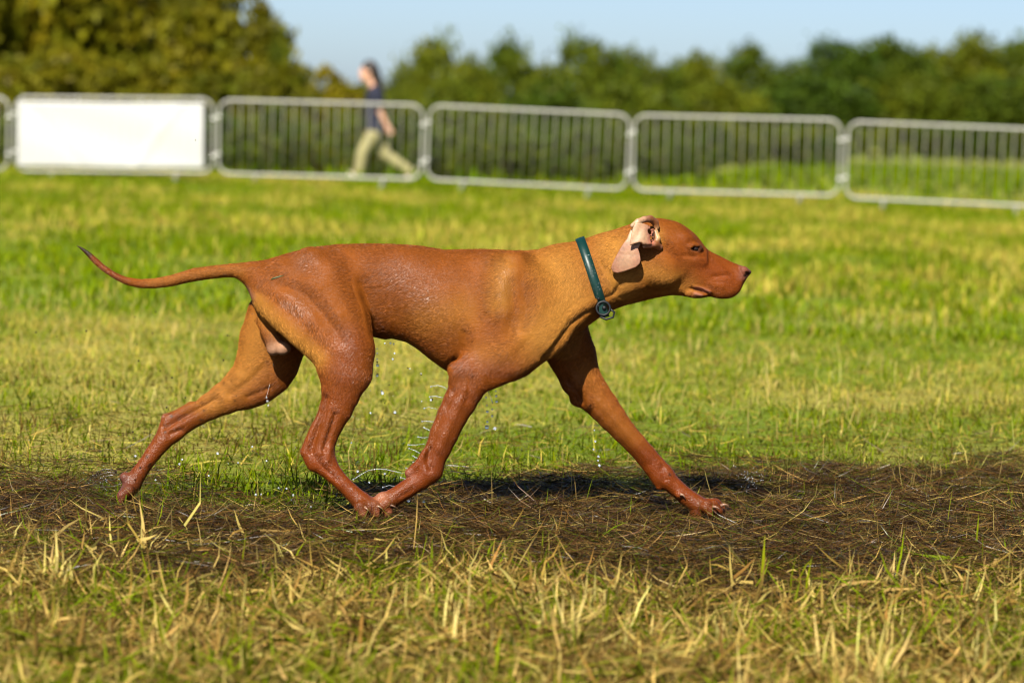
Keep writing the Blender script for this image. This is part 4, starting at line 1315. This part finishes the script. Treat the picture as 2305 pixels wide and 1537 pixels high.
def build_collar(fld):
    T, B = np.array(L(1306.5, 541)), np.array(L(1360, 706))
    C = (T + B) / 2
    a = (T - B) / np.linalg.norm(T - B)
    b = np.array([0, -1.0, 0])
    nrm = np.array([-a[2], 0, a[0]])
    if nrm[0] < 0: nrm = -nrm
    def surf(c, th):
        d = a * math.cos(th) + b * math.sin(th)
        r = 15.0
        while r < 130:
            q = ((c + d * r - fld.lo) / fld.h).astype(int)
            if np.any(q < 0) or np.any(q >= fld.n) or fld.vol[tuple(q)] > 0: break
            r += 0.7
        return r
    n = 72
    ths = [2 * math.pi * i / n for i in range(n)]
    R = []
    for w in (-10.5, 10.5):
        r = np.array([surf(C + nrm * w, th) for th in ths])
        rr = np.concatenate([r[-6:], r, r[:6]])
        kern = np.exp(-.5 * (np.arange(-6, 7) / 2.5) ** 2); kern /= kern.sum()
        R.append(np.maximum(np.convolve(rr, kern, 'valid'), r - .6) + 1.2)
    vs = []
    for i, th in enumerate(ths):
        d = a * math.cos(th) + b * math.sin(th)
        for w, r, o in ((-10.5, R[0][i], 0), (-10.5, R[0][i], 3.2), (0, (R[0][i] + R[1][i]) / 2, 4.0), (10.5, R[1][i], 3.2), (10.5, R[1][i], 0)):
            vs.append(C + nrm * w + d * (r + o))
    fs = [(i * 5 + j, ((i + 1) % n) * 5 + j, ((i + 1) % n) * 5 + (j + 1) % 5, i * 5 + (j + 1) % 5) for i in range(n) for j in range(5)]
    base = Vector(to_world(np.array([C]))[0])
    col = empty('dog_collar', base)
    tag(col, 'dark green leather collar with black ring and buckle on the dog neck', 'collar')
    leather = simple_mat('green_leather', (.001, .022, .018), rough=.42, spec=.4, noise=.25, scale=60, bump=.3)
    black = simple_mat('black_hardware', (.008, .009, .011), rough=.5, spec=.3, noise=.2)
    o = link('strap', np_mesh('strap', to_world(np.array(vs)) - np.array(base), np.array(fs), leather), col)
    W = lambda u, v, t: Vector(to_world(np.array([L(u, v, t)]))[0]) - base
    # the near side lower end of the strap
    def near_t(u, v):
        x, _, z = L(u, v)
        ix, iz = int((x - fld.lo[0]) / fld.h), int((z - fld.lo[2]) / fld.h)
        col_ = np.nonzero(fld.vol[ix, :, iz] < 0)[0]
        return fld.ax[1][col_[0]] if len(col_) else -12.0
    t1 = min(near_t(1350, 680), -18) - 7
    MB().torus(W(1358, 694, t1 - 4), FWD, .0150, .0026, 26, 8).build('ring', black, col)
    mb = MB(); mb.ball(W(1347, 672, t1 + 1), .0042, 12, 8); mb.build('rivet', black, col)
    mb = MB(); mb.ball(W(1360, 693, t1 - 2), .0050, 12, 8); mb.build('rivet', black, col)
    # buckle end under the throat
    q = [W(1350, 680, t1 - 1), W(1364, 692, t1 - 1.5), W(1372, 712, t1 + 2), W(1356, 716, t1 + 2), W(1348, 700, t1)]
    q2 = [p + FWD * .011 for p in q]
    MB().add(q + q2, [(4, 3, 2, 1, 0), (5, 6, 7, 8, 9)] + [(i, (i + 1) % 5, (i + 1) % 5 + 5, i + 5) for i in range(5)]).build('strap_end', leather, col, smooth=False)
    MB().tube([W(1372, 694, t1 - 2), W(1383, 703, t1 - 1), W(1380, 714, t1), W(1364, 719, t1), W(1350, 712, t1 - 1)], .0024, 8).build('buckle', black, col)
    # beads of water on the leather
    rr = random.Random(3); mb = MB()
    for _ in range(60):
        i = rr.randrange(10, 30); w = rr.uniform(-.8, .8)
        th = ths[i]
        d = a * math.cos(th) + b * math.sin(th)
        r = (R[0][i] * (1 - w) + R[1][i] * (1 + w)) / 2 + 3.6
        mb.ball(Vector(to_world(np.array([C + nrm * 10.5 * w + d * r]))[0]) - base, rr.uniform(.0005, .0012), 6, 4)
    wb = mb.build('water_beads', WATER, col); wb['kind'] = 'stuff'
    return col

def water_mat():
    mt, nt, p = new_mat('water')
    p.inputs['Base Color'].default_value = (.93, .96, 1, 1)
    p.inputs['Transmission Weight'].default_value = .82
    p.inputs['IOR'].default_value = 1.33
    p.inputs['Roughness'].default_value = .12
    return mt
WATER = water_mat()
# ------------------------------------------------------------------ water thrown off the dog
def build_water():
    drops = [(850, 822, 3.4), (849, 845, 3), (861, 884.5, 3.6), (859, 880, 2), (866, 773, 2), (879, 772, 2.4), (886, 774, 2), (884, 808, 2.4), (888, 795, 2.2), (849, 808, 1.8), (849, 795, 1.8),
             (849, 785, 1.5), (832, 858, 2.2), (922, 830, 1.6), (948, 841, 1.6), (970, 900, 2.6), (949, 903, 1.6), (834, 929, 2.4), (889, 928, 3.4), (1118, 903.5, 3), (1117, 891, 2.6),
             (1116, 880, 2), (1115, 872, 1.6), (1096, 961, 4.6), (1114, 964, 3.6), (1097, 949, 2.6), (1097, 926, 3), (1108, 936, 2.6), (1108, 921, 2), (1094, 894, 2.2), (1096, 912, 1.6),
             (791, 996, 2), (805, 1060.5, 2.8), (866, 1066, 2.4), (831, 1085, 2), (920, 1127, 3), (954, 1128, 3), (941, 1165, 2.4), (957, 1163, 2.6), (967, 1164, 2.6), (1338, 968, 1.8),
             (1340, 993, 2.6), (1336, 1011, 2.2), (1347, 1027, 2.6), (1349, 1047, 2.8), (1346, 1036, 2), (772, 1166, 2.8), (660, 1114, 2.6), (645, 1099, 2.2), (627, 1098, 2), (576, 1113, 2.8), (588, 1112, 2),
             (600, 895, 2), (602, 903, 3), (604, 912, 2), (305, 1026, 2.6), (404, 1044, 2.6), (410, 1034, 2.2), (536, 1041, 2), (568, 1005, 2.2), (490, 1020, 3), (600, 1037, 2), (1240, 868, 1.2),
             (655, 1125, 2), (470, 1070, 2), (350, 1080, 2), (700, 1140, 2), (320, 1137, 2), (240, 1180, 2), (410, 1160, 2)]
    mb = MB()
    base = DOG_BASE
    def W(u, v, t): return Vector(to_world(np.array([L(u, v, t)]))[0]) - base
    rr = random.Random(9)
    for u, v, r in drops:
        t = rr.uniform(-70, 70) if v < 1090 else -20
        mb.ball(W(u, v, t), r * .00105, 10, 7)
    for _ in range(110):                                         # fine spray beside the front paw and the hind foot
        if rr.random() < .55: u, v = rr.gauss(1690, 22), rr.gauss(1078, 16)
        else: u, v = rr.gauss(225, 26), rr.gauss(1082, 16)
        mb.ball(W(u, v, rr.uniform(40, 160) if u > 900 else rr.uniform(20, 90)), rr.uniform(.0005, .0012), 6, 4)
    for _ in range(60):
        u, v = rr.uniform(60, 1000), rr.uniform(860, 1130)
        mb.ball(W(u, v, rr.uniform(-60, 90)), rr.uniform(.0005, .0011), 6, 4)
    jets = [[(970, 870), (985, 867), (1000, 871), (1006, 876)], [(967, 893), (980, 891), (996, 895)], [(955, 919), (965, 916), (985, 921)], [(950, 948), (962, 948), (977, 949)],
            [(954, 962), (968, 969)], [(941, 983), (952, 985), (965, 984)], [(919, 1001), (935, 1001), (957, 999)], [(921, 1009), (935, 1014), (945, 1020)], [(930, 1026), (940, 1032)], [(930, 1040), (936, 1041)],
            [(795, 1079), (810, 1069), (830, 1058), (850, 1055), (868, 1056), (890, 1061), (908, 1065)], [(862, 1096), (876, 1092), (888, 1094)], [(902, 1074), (916, 1079)], [(914, 1053), (922, 1058)],
            [(1098, 880), (1104, 892), (1109, 908)], [(613, 806), (612, 840), (606, 870), (600, 893)]]
    for j in jets:
        pts = [W(u, v, -84 if u > 700 and u < 1060 else (-40 if u > 1000 else 40)) for u, v in j]
        n = len(pts)
        mb.tube(pts, [(.0004 + .0005 * rr.random()) for _ in range(n)], 7)
        mb.ball(pts[0], .0017, 8, 6)
    # muddy curl off the hind foot
    o = mb.build('water_spray', WATER)
    o.location = base
    tag(o, 'clear droplets and threads of water flung off the trotting dog', 'water', kind='stuff')
    mud = simple_mat('mud_drop', (.03, .018, .008), rough=.25)
    mb = MB()
    for u, v, r in [(850, 843, 2.6), (849, 815, 2), (918, 828, 1.6), (948, 843, 1.8), (876, 866, 1.4), (866, 907, 1.2), (972, 899, 3), (387, 850, 2), (375, 917, 2), (417, 895, 1.6), (299, 972, 2.2), (300, 986, 1.8),
                    (236, 1025, 2), (284, 1032, 1.8), (312, 812, 2), (81, 748, 1.8), (194, 745, 2), (343, 750, 1.4), (512, 755, 1.6), (503, 811, 1.8), (440, 316, 1.2), (499, 457, 1.2), (1420, 905, 1.4), (180, 1003, 1.4)] + \
                   [(rr.uniform(20, 640), rr.uniform(700, 1080), rr.uniform(.7, 1.5)) for _ in range(60)]:
        mb.ball(W(u, v, rr.uniform(-60, 60)), r * .001, 8, 6)
    for _ in range(90):
        a = rr.random()
        u = 262 - 85 * a + rr.gauss(0, 3); v = 1062 + 55 * a * a - 12 * math.sin(a * 3.1) + rr.gauss(0, 3) * (1 + a)
        mb.ball(W(u, v, rr.uniform(45, 62)), rr.uniform(.0006, .0016), 6, 4)
    for k in range(3):
        pts = [W(264 - 85 * a, 1062 + 4 * k + 55 * a * a - (14 - 5 * k) * math.sin(a * 3.1), 52) for a in np.linspace(0, 1, 9)]
        mb.tube(pts, [.0016 - .00013 * i for i in range(9)], 6)
    o = mb.build('mud_spray', mud); o.location = base
    tag(o, 'dark specks and curl of muddy water kicked up behind the dog', 'mud', kind='stuff')


def build_rump_blade(fld):
    gm = simple_mat('cut_grass', (.030, .055, .012), rough=.5)
    def surf_t(u, v):
        x, _, z = L(u, v)
        c = fld.vol[int((x - fld.lo[0]) / fld.h), :, int((z - fld.lo[2]) / fld.h)]
        i = np.nonzero(c < 0)[0]
        return fld.ax[1][i[0]] - 3.0
    pts = [Vector(to_world(np.array([L(u, v, surf_t(u, v) - 1.2)]))[0]) for u, v in ((610, 629), (618, 626), (630, 622.5), (641, 620))]
    b = pts[0].copy()
    o = MB().tube([p - b for p in pts], [.0012, .0019, .0018, .0006], 6).build('grass_blade', gm); o.location = b
    tag(o, 'short cut blade of grass stuck to the wet rump of the dog', 'grass blade')
# ------------------------------------------------------------------ the walker behind the fence
def build_person():
    D = 46.9; sc = D / F_PX * 1000           # mm per pixel
    base = unproject(850, 404, D)
    base.z = float(ground_z(base.x, base.y))
    def Q(u, v, y, r, ry=None):
        p = unproject(u, v, D) - base
        return (p.x * 1000, y, p.z * 1000, r, ry or r)
    lo, hi = (-620, -260, -20), (640, 260, 1760)
    def finish(name, fld, mat, root, it=2):
        P, F = fld.mesh(); P = relax(P, F, it, .5)
        return link(name, np_mesh(name, P / 1000.0, F, mat), root)
    root = empty('person', base)
    tag(root, 'person in navy short-sleeved top and khaki trousers striding past behind the fence', 'person')
    skin = simple_mat('skin', (.50, .27, .18), rough=.5, noise=.08)
    navy = simple_mat('navy_cotton', (.006, .008, .024), rough=.85, noise=.2)
    khaki = simple_mat('khaki_cotton', (.24, .215, .095), rough=.85, noise=.15)
    hairm = simple_mat('dark_hair', (.016, .010, .008), rough=.5, noise=.4)
    shoe = simple_mat('pale_canvas', (.60, .50, .42), rough=.7)
    b = Field(lo, hi, 7.0)
    # head and face (looking left)
    b.ell(Q(829, 160, 0, 1)[:3], (98, 76, 120), 0, 10)
    b.ell(Q(823, 172, 0, 1)[:3], (70, 58, 80), .2, 20)
    b.chain([Q(814.5, 160, 0, 14, 12), Q(811, 166, 0, 15, 15)], 10)                  # nose
    b.ell(Q(814.5, 173.5, 0, 1)[:3], (14, 26, 8), 0, 8)                              # mouth
    b.ell(Q(816, 180, 0, 1)[:3], (24, 26, 18), 0, 14)                                # chin
    for s in (-1, 1):
        b.ell(Q(815.5, 157.5, 30 * s, 1)[:3], (14, 16, 10), 0, 6, cut=True)          # eye sockets
        b.ell(Q(832, 164, 76 * s, 1)[:3], (20, 10, 30), 0, 6)                        # ears
    b.chain([Q(834, 178, 0, 52, 52), Q(842, 200, 0, 58, 62)], 20)                    # neck
    b.chain([Q(846, 212, 0, 90, 165), Q(845, 245, 0, 100, 150), Q(845, 275, 0, 95, 140), Q(846, 296, 0, 110, 160)], 30)
    # near arm swung back, far arm swung forward
    def arm(sh, el, wr, hand, y0, y1, fing):
        b.chain([Q(*sh, y0, 52), Q(*el, y1, 40), Q(*wr, y1 + 10, 28)], 16)
        hx, hv = hand
        b.chain([Q(*wr, y1 + 10, 27, 24), Q(hx, hv, y1 + 12, 36, 20)], 12)
        for i in range(4):
            fu, fv = fing[i]
            b.chain([Q(hx + (i - 1.5) * 2.2, hv + 2, y1 + 12, 12), Q((hx + fu) / 2 + (i - 1.5) * 1.5, (hv + fv) / 2 + 3, y1 + 14, 10.5), Q(fu, fv, y1 + 4, 9)], 4)
        b.chain([Q(hx - 4, hv - 2, y1 - 14, 13), Q(hx - 8, hv + 3, y1 - 22, 11), Q(hx - 9, hv + 7, y1 - 22, 9)], 5)      # thumb
    arm((850, 212), (859, 256), (873, 284), (879, 291), -185, -200, [(877, 302), (880, 303), (883.5, 302), (886, 299.5)])
    arm((842, 212), (840, 256), (832, 284), (829, 292), 185, 190, [(824, 301), (822, 299), (821, 297), (821, 294)])
    # legs (near leg forward)
    b.chain([Q(842, 300, -85, 88), Q(815, 347, -90, 62), Q(808, 388, -90, 42), Q(806, 400, -90, 38)], 20)
    b.chain([Q(806, 400, -90, 36), Q(780, 388, -92, 30)], 12)
    b.chain([Q(850, 300, 85, 88), Q(866, 347, 90, 62), Q(921, 384, 90, 42), Q(930, 390, 90, 38)], 20)
    b.chain([Q(930, 390, 90, 36), Q(918, 404, 92, 28)], 12)
    finish('body', b, skin, root)
    t = Field(lo, hi, 9.0)
    t.chain([Q(846, 206, 0, 88, 140), Q(845, 216, 0, 125, 185), Q(843, 245, 0, 140, 178), Q(843, 275, 0, 138, 172), Q(845, 297, 0, 140, 182)], 30)
    t.chain([Q(849, 212, -185, 70), Q(855, 240, -196, 64)], 25)
    t.chain([Q(842, 212, 185, 70), Q(837, 240, 190, 64)], 25)
    finish('shirt', t, navy, root)
    k = Field(lo, hi, 9.0)
    k.chain([Q(846, 288, 0, 112, 162), Q(846, 302, 0, 118, 170)], 20)
    k.chain([Q(842, 302, -85, 105), Q(815, 347, -90, 84), Q(807, 396, -90, 74)], 25)
    k.chain([Q(850, 302, 85, 105), Q(866, 347, 90, 84), Q(922, 387, 90, 72)], 25)
    finish('trousers', k, khaki, root)
    h = Field(lo, hi, 8.0)
    h.ell(Q(833, 153, 0, 1)[:3], (108, 90, 108), 0, 10)
    h.chain([Q(842, 160, 0, 80, 88), Q(851, 184, 0, 66, 78), Q(857, 212, 0, 48, 62)], 30)
    h.ell(Q(812, 168, 0, 1)[:3], (76, 130, 105), 0, 10, cut=True)
    finish('hair', h, hairm, root)
    for (a, hgt, y) in (((806, 404), (777, 388), -91), ((931, 391), (914, 407), 91)):
        s = Field(lo, hi, 7.0)
        s.chain([Q(a[0], a[1] - 5, y, 48, 46), Q(a[0] * .5 + hgt[0] * .5, a[1] * .5 + hgt[1] * .5 - 1, y, 44, 48), Q(hgt[0], hgt[1], y, 34, 44)], 15)
        finish('shoe', s, shoe, root)
    return root
# ------------------------------------------------------------------ build the place
build_ground()
_b = build_barriers()
build_banner(_b[1])
build_trees()
build_person()
_dog, _fld = build_dog()
build_collar(_fld)
build_rump_blade(_fld)
build_water()
build_grass()
